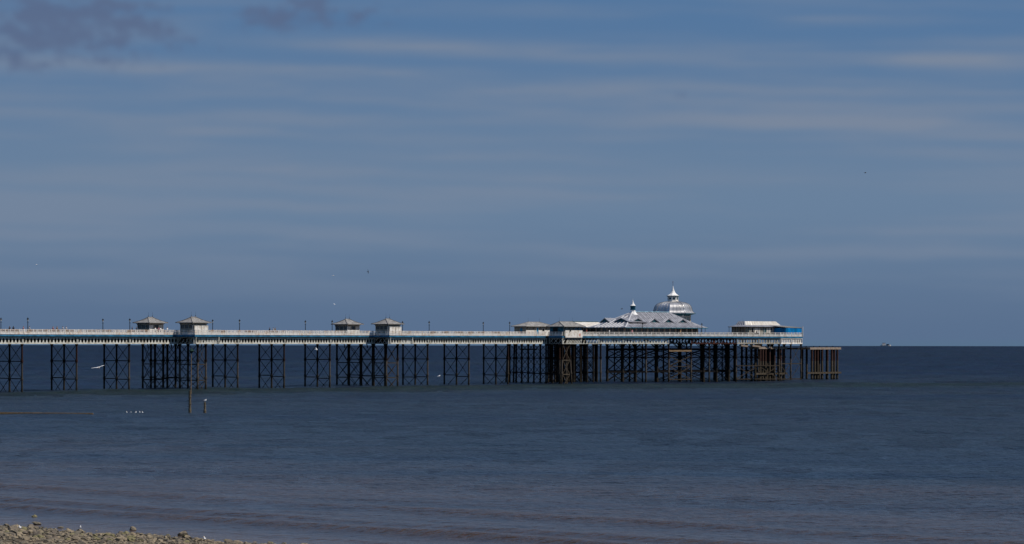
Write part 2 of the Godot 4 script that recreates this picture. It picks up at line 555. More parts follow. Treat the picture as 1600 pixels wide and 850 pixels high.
func make_beach() -> void:
	var f := FastNoiseLite.new()
	f.seed = 15; f.frequency = 1.0; f.fractal_octaves = 3
	var b := MB.new()
	b.colored = true
	var h := {}
	var x := -95.0
	while x < 12.0:
		var z := 96.0
		while z < 206.0:
			var s := offshore(x, z)
			if s < 14.0:
				var q := []
				for k in [[0, 0], [1, 0], [1, 1], [0, 1]]:
					var px: float = x + k[0] * 0.8
					var pz: float = z + k[1] * 0.8
					q.append(shore(px, ground_height(px, pz, f), pz))
				var wet := smoothstep(-6.0, 0.5, s)
				b.tint = Color(0.09, 0.075, 0.055).lerp(Color(0.035, 0.028, 0.02), wet) * (0.85 + 0.3 * absf(f.get_noise_2d(x * 1.3, z * 1.3)))
				b.quad(q[0], q[1], q[2], q[3], Vector3.UP)
			z += 0.8
		x += 0.8
	var o := part("beach", b, M.stone, self)
	o.set_meta("kind", "structure")
	o.set_meta("label", "stony beach of grey brown cobbles at the water's edge")
	# stones
	var tones := [Color(0.26, 0.22, 0.165), Color(0.22, 0.19, 0.15), Color(0.3, 0.255, 0.19), Color(0.165, 0.15, 0.125), Color(0.21, 0.195, 0.115), Color(0.19, 0.165, 0.14)]
	var shapes: Array[ArrayMesh] = []
	seed(5)
	for k in 18:
		shapes.append(rock_mesh(k + 1, [0.42, 0.55, 0.7][k % 3], tones[k % 6]))
	var small := []
	for k in 6:
		small.append([])
	rng.seed = 99
	var placed := []
	# larger stones that are seen one by one
	for tries in 9000:
		if placed.size() >= 292:
			break
		var ahead := rng.randf_range(155.5, 184.0)
		var right := -ahead * 800.0 / 4486.0 + rng.randf_range(-0.6, 17.5)
		var s := offshore(right, ahead)
		if s > 1.2 or (s > -0.8 and rng.randf() > 0.16):
			continue
		if s > -2.6 and rng.randf() > 0.5:
			continue
		var size := rng.randf_range(0.26, 0.56) * (0.72 + 0.55 * pow(rng.randf(), 2.5))
		var ok := true
		for q in placed:
			if Vector2(right - q.x, (ahead - q.y) * 0.8).length() < (size + q.z) * 0.34:
				ok = false
				break
		if not ok:
			continue
		placed.append(Vector3(right, ahead, size))
		var r := put("rock", shapes[rng.randi() % 18], M.rock_face, o)
		r.position = shore(right, ground_height(right, ahead, f) + size * 0.1, ahead)
		r.rotation = Vector3(rng.randf_range(-0.25, 0.25), rng.randf() * TAU, rng.randf_range(-0.25, 0.25))
		r.scale = Vector3.ONE * size * 1.15
	for k in 9000:
		var ahead := rng.randf_range(140.0, 186.0)
		var right := -ahead * 800.0 / 4486.0 + rng.randf_range(-8.0, 19.0)
		var s := offshore(right, ahead)
		if s > 0.8 or (s > -1.5 and rng.randf() > 0.35):
			continue
		var size := rng.randf_range(0.09, 0.3)
		var t := Transform3D(Basis.from_euler(Vector3(rng.randf_range(-0.4, 0.4), rng.randf() * TAU, 0)).scaled(Vector3.ONE * size * 1.2), shore(right, ground_height(right, ahead, f) + size * 0.1, ahead))
		small[k % 6].append(t)
	for k in 6:
		var mm := MultiMesh.new()
		mm.transform_format = MultiMesh.TRANSFORM_3D
		mm.mesh = shapes[k * 3]
		mm.instance_count = small[k].size()
		for i in small[k].size():
			mm.set_instance_transform(i, small[k][i])
		var mi := MultiMeshInstance3D.new()
		mi.name = "pebbles" if k == 0 else "pebbles_%03d" % k
		mi.multimesh = mm
		mi.material_override = M.rock_face
		mi.set_meta("kind", "stuff")
		o.add_child(mi, true)
	# the boulders that stand apart at the water's edge
	for q in [[-286.1, 359.3, 0.5, 1, "rounded brown boulder alone in the shallows left of centre of the stony point"], [-287.1, 364.7, 0.46, 7, "tall pale boulder at the seaward edge of the stones, near their right end"], [-281.7, 345.1, 0.34, 4, "flat pale rock awash in the shallows at the far left"], [-286.4, 351.0, 0.45, 9, "long slanting rock lying just above the water at the left"], [-288.7, 366.8, 0.44, 12, "low dark rock behind the white gull near the right end of the stones"]]:
		var r := put("boulder", shapes[q[3]], M.rock_face, self, Vector3(q[0], 0.06 if q[2] > 0.4 else 0.0, q[1]))
		r.scale = Vector3(1.15, 1.5, 1.1) * q[2]
		r.rotation.y = q[3] * 1.3
		tag(r, q[4], "rock")


# ------------------------------------------------------------------ pier parts

func openwork(b: MB, length: float, y0: float, y1: float, cells: int, a := 0.32, depth := 0.05) -> void:
	# a plate web along +x with pointed oval openings
	var w := length / cells
	var mid := (y0 + y1) / 2
	var hb := (y1 - y0) / 2
	var bh := hb * 0.84
	var k := 6
	for i in cells:
		var cx := (i + 0.5) * w
		for zf in [-depth / 2, depth / 2]:
			var out := Vector3(0, 0, zf)
			for s: float in [-1.0, 1.0]:
				b.quad(Vector3(cx - w / 2, mid + s * bh, zf), Vector3(cx + w / 2, mid + s * bh, zf), Vector3(cx + w / 2, mid + s * hb, zf), Vector3(cx - w / 2, mid + s * hb, zf), out)
				for j in k:
					var s0 := -1.0 + 2.0 * j / k
					var s1 := -1.0 + 2.0 * (j + 1) / k
					var x0 := a * w * (1 - s0 * s0) * s
					var x1 := a * w * (1 - s1 * s1) * s
					b.quad(Vector3(cx + x0, mid + s0 * bh, zf), Vector3(cx + w / 2 * s, mid + s0 * bh, zf), Vector3(cx + w / 2 * s, mid + s1 * bh, zf), Vector3(cx + x1, mid + s1 * bh, zf), out)
		for s: float in [-1.0, 1.0]:
			for j in k:
				var s0 := -1.0 + 2.0 * j / k
				var s1 := -1.0 + 2.0 * (j + 1) / k
				var p0 := Vector3(cx + a * w * (1 - s0 * s0) * s, mid + s0 * bh, 0)
				var p1 := Vector3(cx + a * w * (1 - s1 * s1) * s, mid + s1 * bh, 0)
				var e := Vector3(0, 0, depth / 2)
				b.quad(p0 - e, p1 - e, p1 + e, p0 + e, Vector3(-s, 0, 0))


func along(b: MB, from: Vector3, to: Vector3) -> float:
	# sets the builder so that x runs from one point to the other; returns the length
	var l := to - from
	b.x = Transform3D(Basis(Vector3.UP, -atan2(l.z, l.x)), from)
	return l.length()


func girder(parent: Node, from: Vector3, to: Vector3, kind := "oval", material: Material = null) -> MeshInstance3D:
	var y0 := 10.23
	var y1 := 11.76
	var b := MB.new()
	var l := along(b, Vector3(from.x, 0, from.z), Vector3(to.x, 0, to.z))
	b.box(Vector3(l / 2, y0 + 0.06, 0), Vector3(l, 0.12, 0.34))
	b.box(Vector3(l / 2, y1 - 0.05, 0), Vector3(l, 0.1, 0.34))
	for e in [0.14, l - 0.14]:
		b.box(Vector3(e, (y0 + y1) / 2, 0.03), Vector3(0.16, y1 - y0 - 0.24, 0.2))
	if kind == "oval":
		openwork(b, l, y0 + 0.12, y1 - 0.1, maxi(2, roundi(l / 0.93)), 0.34)
	elif kind == "narrow":
		openwork(b, l, y0 + 0.12, y1 - 0.1, maxi(2, roundi(l / 0.93)), 0.27)
	else:
		var k := maxi(2, roundi(l / 1.35))
		for i in k:
			b.bar(Vector3(l * i / k + 0.1, y0 + 0.12, 0.03), Vector3(l * (i + 1) / k - 0.1, y1 - 0.1, 0.03), 0.05, 0.17)
			if kind == "lattice":
				b.bar(Vector3(l * i / k + 0.1, y1 - 0.1, -0.04), Vector3(l * (i + 1) / k - 0.1, y0 + 0.12, -0.04), 0.05, 0.1)
			else:
				b.bar(Vector3(l * (i + 0.55) / k, y0 + 0.12, -0.04), Vector3(l * (i + 0.2) / k, y0 + 0.9, -0.04), 0.05, 0.1)
	return part("girder", b, material if material else M.girder_white, parent)


func railing(parent: Node, from: Vector3, to: Vector3, spacing := 1.25, material: Material = null) -> MeshInstance3D:
	var b := MB.new()
	var l := along(b, Vector3(from.x, DECK, from.z), Vector3(to.x, DECK, to.z))
	var k := maxi(1, roundi(l / spacing))
	for y in [[1.03, 0.07, 0.1], [0.86, 0.035, 0.05], [0.56, 0.06, 0.06], [0.06, 0.1, 0.07]]:
		b.box(Vector3(l / 2, y[0], 0), Vector3(l, y[1], y[2]))
	for i in k + 1:
		b.box(Vector3(clampf(l * i / k, 0.07, l - 0.07), 0.555, 0), Vector3(0.14, 1.11, 0.14))
		if i < k:
			var n := 5
			for j in n:
				var px := l * (i + (j + 0.5) / n) / k
				b.box(Vector3(px, 0.705, 0), Vector3(0.05, 0.27, 0.03))
				b.box(Vector3(px, 0.95, 0), Vector3(0.05, 0.13, 0.03))
				b.box(Vector3(px, 0.32, 0), Vector3(l / k / n * 0.72, 0.42, 0.03))
	return part("railing", b, material if material else M.rail_white, parent)


func fascia(parent: Node, from: Vector3, to: Vector3) -> void:
	var b := MB.new()
	var l := along(b, Vector3(from.x, 0, from.z), Vector3(to.x, 0, to.z))
	b.box(Vector3(l / 2, 12.12, 0), Vector3(l, 0.42, 0.06))
	b.box(Vector3(l / 2, 12.31, 0.02), Vector3(l, 0.05, 0.12))
	part("fascia", b, M.blue_fascia, parent)


func column_mesh(top: float, radius: float, lean: Vector3, tone: int) -> ArrayMesh:
	var b := MB.new()
	b.colored = true
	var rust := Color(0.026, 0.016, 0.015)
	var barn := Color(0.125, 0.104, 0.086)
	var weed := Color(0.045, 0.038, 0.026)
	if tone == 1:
		barn = Color(0.035, 0.03, 0.025)  # under-deck shade put into the column colour, no pale band
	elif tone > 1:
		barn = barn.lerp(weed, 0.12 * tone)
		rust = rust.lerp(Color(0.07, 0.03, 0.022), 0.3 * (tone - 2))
	var r := radius
	b.x = Transform3D(Basis(Vector3(1, 0, 0), Vector3(-lean.x / top, 1, -lean.z / top), Vector3(0, 0, 1)), lean)
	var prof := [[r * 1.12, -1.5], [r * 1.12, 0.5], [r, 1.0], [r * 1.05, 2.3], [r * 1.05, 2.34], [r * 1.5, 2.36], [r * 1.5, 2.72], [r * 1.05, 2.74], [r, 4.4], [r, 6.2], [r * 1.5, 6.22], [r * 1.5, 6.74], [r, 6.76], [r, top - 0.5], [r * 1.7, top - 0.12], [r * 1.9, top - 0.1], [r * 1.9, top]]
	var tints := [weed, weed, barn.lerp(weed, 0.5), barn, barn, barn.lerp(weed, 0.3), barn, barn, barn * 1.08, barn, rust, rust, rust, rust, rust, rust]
	b.lathe(Vector3.ZERO, prof, 10, 0.0, false, tints)
	return b.mesh()


var col_mesh := {}

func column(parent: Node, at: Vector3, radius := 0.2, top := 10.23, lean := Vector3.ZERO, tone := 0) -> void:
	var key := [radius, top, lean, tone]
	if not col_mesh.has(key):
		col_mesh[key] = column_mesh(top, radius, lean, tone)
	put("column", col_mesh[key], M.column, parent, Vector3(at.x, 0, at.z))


func cross_braces(parent: Node, a: Vector3, d: Vector3, levels: Array, material: Material, thick := 0.12, broken := -1) -> void:
	# between two columns: level struts and crossed tie rods in each panel
	var side := (d - a).normalized() * 0.2
	for k in levels.size() - 1:
		var hi: float = levels[k]
		var lo: float = levels[k + 1]
		var b := MB.new()
		var A := a + side
		var D := d - side
		if k != broken:
			b.bar(Vector3(A.x, hi - 0.1, A.z), Vector3(D.x, lo + 0.1, D.z), 0.04, thick)
		b.bar(Vector3(D.x, hi - 0.1, D.z), Vector3(A.x, lo + 0.1, A.z), 0.05, thick)
		b.tube((A + D) / 2 + Vector3(0, (hi + lo) / 2, 0) - Vector3(0.03, 0, 0), (A + D) / 2 + Vector3(0.03, (hi + lo) / 2, 0), 0.16, 0.16, 8)
		part("cross_brace", b, material, parent)
		if k > 0:
			var s := MB.new()
			s.bar(Vector3(A.x, hi, A.z), Vector3(D.x, hi, D.z), 0.16, 0.2)
			part("strut", s, material, parent)


const LEVELS := [10.1, 6.48, 2.55, -1.2]

func trestle(parent: Node, t: float, zs: Array, radius := 0.2, struts := LEVELS, dark := false) -> Node3D:
	var o := Node3D.new()
	o.name = "trestle"
	parent.add_child(o, true)
	o.position = Vector3(t, 0, 0)
	for k in zs.size():
		# sunny-side row carries the pale tide band; rows behind have shade painted in
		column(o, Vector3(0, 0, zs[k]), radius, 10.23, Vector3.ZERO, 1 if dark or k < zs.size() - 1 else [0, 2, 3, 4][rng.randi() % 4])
		if k:
			var lv := struts.duplicate()
			if not dark:
				lv[2] = lv[2] + rng.randf_range(-0.3, 0.3)
			cross_braces(o, Vector3(0, 0, zs[k - 1]), Vector3(0, 0, zs[k]), lv, M.iron, 0.12, 2 if rng.randf() < 0.12 else -1)
	return o


func deck_slab(parent: Node, pts: PackedVector2Array) -> void:
	var b := MB.new()
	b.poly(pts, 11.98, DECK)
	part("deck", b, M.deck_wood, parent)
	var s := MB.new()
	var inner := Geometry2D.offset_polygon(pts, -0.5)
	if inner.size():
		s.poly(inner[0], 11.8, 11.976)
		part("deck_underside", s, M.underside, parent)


func edge(parent: Node, a: Vector2, b: Vector2, rail_spacing := 1.25, girders := "oval", gm: Material = null, in_ := 0.5, rm: Material = null) -> void:
	# fascia and railing along a deck edge (deck to the left when walking from b to a), girder set in under it
	var A := Vector3(a.x, 0, a.y)
	var B := Vector3(b.x, 0, b.y)
	var out := Vector3(-(B - A).z, 0, (B - A).x).normalized()
	fascia(parent, A, B)
	if rail_spacing > 0:
		railing(parent, A - out * 0.08, B - out * 0.08, rail_spacing, rm)
	if girders:
		girder(parent, A - out * in_, B - out * in_, girders, gm)


func make_pier() -> Node3D:
	var p := thing("pier", "long white railed iron pier on dark braced columns running out to sea", "pier")
	# ---- promenade section, bay by bay
	var bents := [-30.5, -15.3, -0.1, 15.17, 30.4, 45.68, 48.2, 63.73, 78.81, 94.17, 109.43, 113.45, 128.8, 144.23, 159.39, 174.5, 177.1, 196.0]
	for k in bents.size() - 1:
		var a: float = bents[k]
		var b: float = bents[k + 1]
		var landing: bool = k in [5, 10, 15]
		var head := k == 16
		deck_slab(p, PackedVector2Array([Vector2(a, 0.72), Vector2(b, 0.72), Vector2(b, -9.12), Vector2(a, -9.12)]))
		if not landing and not head:
			var cut0 := 3.7 if k in [6, 11] else 0.0
			var cut1 := 1.1 if k in [4, 9, 14] else 0.0
			edge(p, Vector2(a + cut0, 0.74), Vector2(b - cut1, 0.74), 1.25, "")
			girder(p, Vector3(a, 0, 0.22), Vector3(b, 0, 0.22), "oval")
			edge(p, Vector2(b - cut1, -9.14), Vector2(a + cut0, -9.14), 1.25, "")
		girder(p, Vector3(a, 0, -8.7), Vector3(b, 0, -8.7), "oval")
		# joists between the girders
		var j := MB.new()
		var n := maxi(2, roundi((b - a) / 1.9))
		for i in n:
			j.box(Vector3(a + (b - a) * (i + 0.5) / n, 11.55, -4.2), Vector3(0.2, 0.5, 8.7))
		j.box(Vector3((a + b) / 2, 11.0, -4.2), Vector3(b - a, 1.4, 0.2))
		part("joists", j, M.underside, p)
	for t in [-30.5, -15.3, -0.1, 15.17, 30.4, 63.73, 78.81, 94.17, 128.8, 144.23, 159.39]:
		trestle(p, t, [-8.4, -4.2, 0.0], 0.2, [10.1, 6.48, 2.55 if t < 80 else 2.2, -1.2])
	# ---- the two landings that carry a shelter on each side
	for q in [[45.68, 48.2, 5.9, -12.6, 43.9, 51.9, 6.9, -14.6], [109.43, 113.45, 4.2, -12.6, 108.3, 117.1, 6.3, -14.6]]:
		for t in [q[0], q[1]]:
			var tr := trestle(p, t, [-8.4, -4.2, 0.0], 0.24, LEVELS)
			for e in [[q[3], -8.4], [0.0, q[2]]]:
				column(tr, Vector3(0, 0, e[0] if e[0] != 0.0 else e[1]), 0.22)
				cross_braces(tr, Vector3(0, 0, e[0]), Vector3(0, 0, e[1]), [10.1, 5.6, 2.0, -1.2], M.iron)
		for z in [q[3], q[2]]:
			var tr2 := Node3D.new()
			tr2.name = "end_frame"
			p.add_child(tr2, true)
			cross_braces(tr2, Vector3(q[0], 0, z), Vector3(q[1], 0, z), [10.1, 5.6, 2.0, -1.2], M.iron if z < 0 else M.weathered)
		for s in [0, 1]:
			var za := 0.74 if s == 0 else -9.14
			var zb: float = q[6] if s == 0 else q[7]
			deck_slab(p, PackedVector2Array([Vector2(q[4], za), Vector2(q[5], za), Vector2(q[5], zb), Vector2(q[4], zb)]))
			if s == 0:
				edge(p, Vector2(q[4], za), Vector2(q[4], zb), 1.25, "lattice", M.girder_dull)
				edge(p, Vector2(q[4], zb), Vector2(q[5], zb), 1.25, "oval")
				edge(p, Vector2(q[5], zb), Vector2(q[5], za), 1.25, "lattice")
			else:
				edge(p, Vector2(q[4], zb), Vector2(q[4], za), 1.25, "lattice", M.girder_dull)
				edge(p, Vector2(q[5], zb), Vector2(q[4], zb), 1.25, "oval")
				edge(p, Vector2(q[5], za), Vector2(q[5], zb), 1.25, "lattice")
			# curved brackets under the landing
			for t in [q[4] + 0.4, q[5] - 0.4]:
				var b := MB.new()
				for i in 5:
					var u := i / 5.0
					var u2 := (i + 1) / 5.0
					var zz := (zb - za)
					b.bar(Vector3(t, 9.2 + 2.4 * sin(u * PI / 2), za + zz * 0.5 * (1 - cos(u * PI / 2))), Vector3(t, 9.2 + 2.4 * sin(u2 * PI / 2), za + zz * 0.5 * (1 - cos(u2 * PI / 2))), 0.12, 0.22)
				part("bracket", b, M.iron, p)
	# ---- third landing, in front of the head
	for t in [174.5, 177.1]:
		trestle(p, t, [-12.6, -8.4, -4.2, 0.0, 4.6], 0.22)
	deck_slab(p, PackedVector2Array([Vector2(174.6, -9.14), Vector2(187.0, -9.14), Vector2(187.0, -14.4), Vector2(174.6, -14.4)]))
	deck_slab(p, PackedVector2Array([Vector2(174.6, 0.74), Vector2(182.6, 0.74), Vector2(182.6, 5.4), Vector2(174.6, 5.4)]))
	edge(p, Vector2(174.6, 0.74), Vector2(174.6, 5.42), 1.25, "lattice", M.girder_dull, 0.2)
	edge(p, Vector2(174.6, -14.42), Vector2(174.6, -9.14), 1.25, "lattice", M.girder_dull)
	edge(p, Vector2(187.0, -14.42), Vector2(174.6, -14.42), 1.25, "oval")
	girder(p, Vector3(174.9, 0, 5.2), Vector3(182.6, 0, 5.2), "diagonal")
	fascia(p, Vector3(174.6, 0, 5.42), Vector3(182.6, 0, 5.42))
	girder(p, Vector3(182.6, 0, 0.3), Vector3(195.8, 0, 0.3), "diagonal")
	edge(p, Vector2(182.6, 0.74), Vector2(195.6, 0.74), 1.25, "", null, 0.4, M.white_paint)
	# the braced front tower of the landing, legs splayed
	var tower := Node3D.new()
	tower.name = "braced_tower"
	p.add_child(tower, true)
	column(tower, Vector3(175.2, 0, 5.0), 0.2, 10.23, Vector3(-0.6, 0, 0.2))
	column(tower, Vector3(178.0, 0, 5.0), 0.2, 10.23, Vector3(0.7, 0, 0.2))
	cross_braces(tower, Vector3(175.0, 0, 5.1), Vector3(178.2, 0, 5.1), [10.1, 6.0, 2.3, -1.2], M.tower_iron, 0.12)
	# raking legs and a tie at the back left corner
	var rake := Node3D.new()
	rake.name = "raking_frame"
	p.add_child(rake, true)
	column(rake, Vector3(174.0, 0, -12.8), 0.22, 10.23, Vector3(-0.75, 0, 0))
	column(rake, Vector3(176.4, 0, -12.6), 0.22, 10.23, Vector3(-0.4, 0, 0))
	boxpart("strut", Vector3(176.9, 8.8, -8.2), Vector3(0.2, 0.3, 6.0), M.iron, rake)
	# ---- the head
	var P1 := Vector2(195.76, 0.74)
	var P2 := Vector2(257.0, 16.0)
	var P3 := Vector2(267.5, 16.0)
	var ring := PackedVector2Array([Vector2(187.2, 0.72), P1, P2, P3, Vector2(279.5, 7.0), Vector2(284.0, -8.0), Vector2(266.0, -29.0), Vector2(243.0, -29.0), Vector2(226.0, -23.5), Vector2(187.2, -23.5)])
	deck_slab(p, ring)
	for k in range(3, ring.size() - 1):
		edge(p, ring[k], ring[k + 1], 1.65, "oval")
	# front edge in its stretches, each with the girder it has
	var cuts := [[195.76, 203.66, "oval"], [203.66, 211.22, "oval"], [211.22, 218.79, "oval"], [218.79, 226.31, ""], [226.31, 234.0, "rust"], [234.0, 241.73, "rust"], [241.73, 249.5, "dull"], [249.5, 257.0, "dull"]]
	for q in cuts:
		var a := P1.lerp(P2, (q[0] - P1.x) / (P2.x - P1.x))
		var b := P1.lerp(P2, (q[1] - P1.x) / (P2.x - P1.x))
		match q[2]:
			"oval": edge(p, a, b, 1.55, "oval", M.girder_white, 0.45, M.white_paint)
			"rust": edge(p, a, b, 1.65, "lattice", M.girder_rust, 0.55, M.white_paint)
			"dull": edge(p, a, b, 1.85, "oval", M.girder_dull, 0.3, M.white_paint)
			_: edge(p, a, b, 1.6, "lattice", M.iron, 0.8, M.white_paint)
	edge(p, P2, P2.lerp(P3, 0.5), 1.25, "narrow", M.white_paint, 0.12, M.white_paint)
	edge(p, P2.lerp(P3, 0.5), P3, 1.25, "narrow", M.white_paint, 0.12, M.white_paint)
	var pole := MB.new()
	pole.tube(Vector3(267.5, DECK, 16.05), Vector3(267.5, 15.2, 16.05), 0.13, 0.11, 8)
	part("corner_post", pole, M.white_paint, p)
	# front row of slender columns
	var front := Node3D.new()
	front.name = "front_columns"
	p.add_child(front, true)
	for t in [196.4, 211.22, 218.79, 226.31, 232.5, 241.73, 249.5, 256.8]:
		var q := P1.lerp(P2, (t - P1.x) / (P2.x - P1.x))
		column(front, Vector3(q.x + 0.15, 0, q.y - 0.5), 0.23 if t != 232.5 else 0.17)
	for t in [262.2, 267.2]:
		column(front, Vector3(t, 0, 15.7), 0.2)
	# braces between some of them
	var fp := func(t: float) -> Vector3:
		var q := P1.lerp(P2, (t - P1.x) / (P2.x - P1.x))
		return Vector3(q.x, 0, q.y - 0.4)
	cross_braces(front, fp.call(218.79), fp.call(226.31), [7.0, 4.1, 0.5], M.weathered, 0.22)
	for q in [[218.79, 226.31, 8.35, M.orange_plank], [218.79, 226.31, 0.55, M.weathered], [241.73, 249.5, 4.2, M.weathered], [241.73, 249.5, 0.5, M.weathered], [249.5, 256.8, 4.2, M.weathered], [249.5, 256.8, 0.45, M.weathered]]:
		var b := MB.new()
		b.bar(fp.call(q[0]) + Vector3(0, q[2], 0.1), fp.call(q[1]) + Vector3(0, q[2], 0.1), 0.3, 0.42 if q[2] > 8 else 0.24)
		part("beam", b, q[3], front)
	cross_braces(front, fp.call(241.73), fp.call(249.5), [4.2, 0.5], M.weathered, 0.2)
	cross_braces(front, fp.call(249.5), fp.call(256.8), [4.2, 0.5], M.weathered, 0.2)
	cross_braces(front, Vector3(257, 0, 15.6), Vector3(262.2, 0, 15.6), [4.7, 0.5], M.weathered, 0.16)
	cross_braces(front, Vector3(262.2, 0, 15.6), Vector3(267.2, 0, 15.6), [10.0, 4.7, 0.5], M.weathered, 0.12, 1)
	for q in [[257.0, 4.7], [262.2, 4.7], [257.0, 0.4], [262.2, 0.4]]:
		boxpart("beam", Vector3(q[0] + 2.6, q[1], 15.75), Vector3(5.0, 0.22, 0.2), M.weathered, front)
	# broken platform ends hung under the deck
	for q in [[242.6, 9.85, 2.4], [246.6, 9.75, 2.8]]:
		var b := MB.new()
		var c0: Vector3 = fp.call(q[0])
		b.bar(c0 + Vector3(0, q[1], 0.55), c0 + Vector3(q[2], q[1] - 0.25, 0.55 + q[2] * 0.25), 0.9, 0.45)
		part("platform_end", b, M.concrete, front)
	# heavy dark rows behind, cross braced, seen through to the sea
	for row in [[0.0, 0.29, 0.0], [-9.0, 0.31, 0.0], [-5.0, 0.17, 2.4]]:
		var fr := Node3D.new()
		fr.name = "column_row"
		p.add_child(fr, true)
		var pts: Array[Vector3] = []
		for t in [202.2, 207.2, 211.5, 218.6, 226.5, 234.3, 238.8, 243.0]:
			var z: float = (t - 195.76) * 0.25 - 3.5
			# the back row stands behind the front one as seen along the pier's other face
			pts.append(Vector3(t + row[2] - row[0] * 1.22, 0, z + row[2] * 0.25 + row[0]))
		for k in pts.size():
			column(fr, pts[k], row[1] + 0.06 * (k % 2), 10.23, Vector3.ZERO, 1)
			if k:
				cross_braces(fr, pts[k - 1], pts[k], [8.6, 6.5, 2.9, 0.2] if k % 3 else [8.6, 6.5, 2.2], M.iron, 0.18)
				var b := MB.new()
				b.bar(pts[k - 1] + Vector3(0, 8.75, 0), pts[k] + Vector3(0, 8.75, 0), 0.3, 0.5)
				b.bar(pts[k - 1] + Vector3(0, 8.9, 0), (pts[k - 1] + pts[k]) / 2 + Vector3(0, 11.6, 0), 0.12, 0.16)
				b.bar(pts[k] + Vector3(0, 8.9, 0), (pts[k - 1] + pts[k]) / 2 + Vector3(0, 11.6, 0), 0.12, 0.16)
				b.bar(pts[k - 1] + Vector3(0, 2.6, 0), pts[k] + Vector3(0, 2.6, 0), 0.3, 0.3)
				part("beam", b, M.iron, fr)
	# dense bents where the head joins the promenade
	for q in [[180.4, -0.2, 2], [183.2, -0.2, 2], [186.0, -0.2, 3], [188.8, -0.2, 3], [191.6, -0.2, 4], [194.2, -0.2, 4], [197.0, -1.2, 5], [199.6, -3.4, 5], [202.4, -6.2, 4], [205.4, -8.6, 4]]:
		var zs := []
		for k in q[2]:
			zs.push_front(q[1] - 4.1 * k)
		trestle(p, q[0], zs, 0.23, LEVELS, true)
	# bents under the far end
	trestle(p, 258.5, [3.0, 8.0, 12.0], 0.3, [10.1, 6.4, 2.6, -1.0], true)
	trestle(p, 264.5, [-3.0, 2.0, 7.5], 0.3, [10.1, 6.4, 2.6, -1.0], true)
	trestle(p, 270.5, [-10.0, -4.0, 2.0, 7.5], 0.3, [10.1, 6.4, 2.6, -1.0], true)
	return p


# ------------------------------------------------------------------ buildings

func hip_roof(b: MB, w: float, d: float, ridge: float, h: float, bow := 0.42, levels := 5) -> Array:
	# eave rectangle w x d at y = 0, ridge along x at y = h, slopes flared a little; returns hip lines
	var rings := []
	for k in levels + 1:
		var u := float(k) / levels
		var y := h * lerpf(u, u * u, bow)
		var hw := lerpf(w / 2, ridge / 2, u)
		var hd := lerpf(d / 2, 0.0, u)
		rings.append([Vector3(-hw, y, hd), Vector3(hw, y, hd), Vector3(hw, y, -hd), Vector3(-hw, y, -hd)])
	for k in levels:
		for i in 4:
			var j := (i + 1) % 4
			var out: Vector3 = [Vector3.BACK, Vector3.RIGHT, Vector3.FORWARD, Vector3.LEFT][i] + Vector3.UP
			b.quad(rings[k][i], rings[k][j], rings[k + 1][j], rings[k + 1][i], out)
	b.quad(rings[0][0], rings[0][1], rings[0][2], rings[0][3], Vector3.DOWN)
	return rings


func roof_caps(rings: Array, size := 0.13) -> MB:
	var b := MB.new()
	for i in 4:
		for k in rings.size() - 1:
			b.bar(rings[k][i] + Vector3.UP * 0.03, rings[k + 1][i] + Vector3.UP * 0.03, size, size)
	b.bar(rings[-1][0], rings[-1][1], size * 1.3, size * 1.3)
	for i in 4:
		b.bar(rings[0][i] - Vector3.UP * 0.05, rings[0][(i + 1) % 4] - Vector3.UP * 0.05, 0.1, 0.14)
	return b


func opening(o: Node3D, called: String, at: Vector3, w: float, h: float, face: int, material: Material, frame: Material, bars := 0) -> void:
	# a door or window on a wall; face 0 = +z, 1 = -x, 2 = -z, 3 = +x
	var t := Transform3D(Basis(Vector3.UP, [0.0, -PI / 2, PI, PI / 2][face]), at)
	var g := MB.new()
	g.x = t
	g.box(Vector3(0, 0, 0.01), Vector3(w, h, 0.06))
	var p := part(called, g, material, o)
	var f := MB.new()
	f.x = t
	for s: float in [-1.0, 1.0]:
		f.box(Vector3(s * (w / 2 + 0.04), 0, 0.04), Vector3(0.1, h + 0.2, 0.1))
		f.box(Vector3(0, s * (h / 2 + 0.05), 0.04), Vector3(w - 0.02, 0.1, 0.1))
	for k in bars:
		f.box(Vector3(-w / 2 + w * (k + 1) / (bars + 1), 0, 0.05), Vector3(0.06, h, 0.06))
	part("frame", f, frame, p)


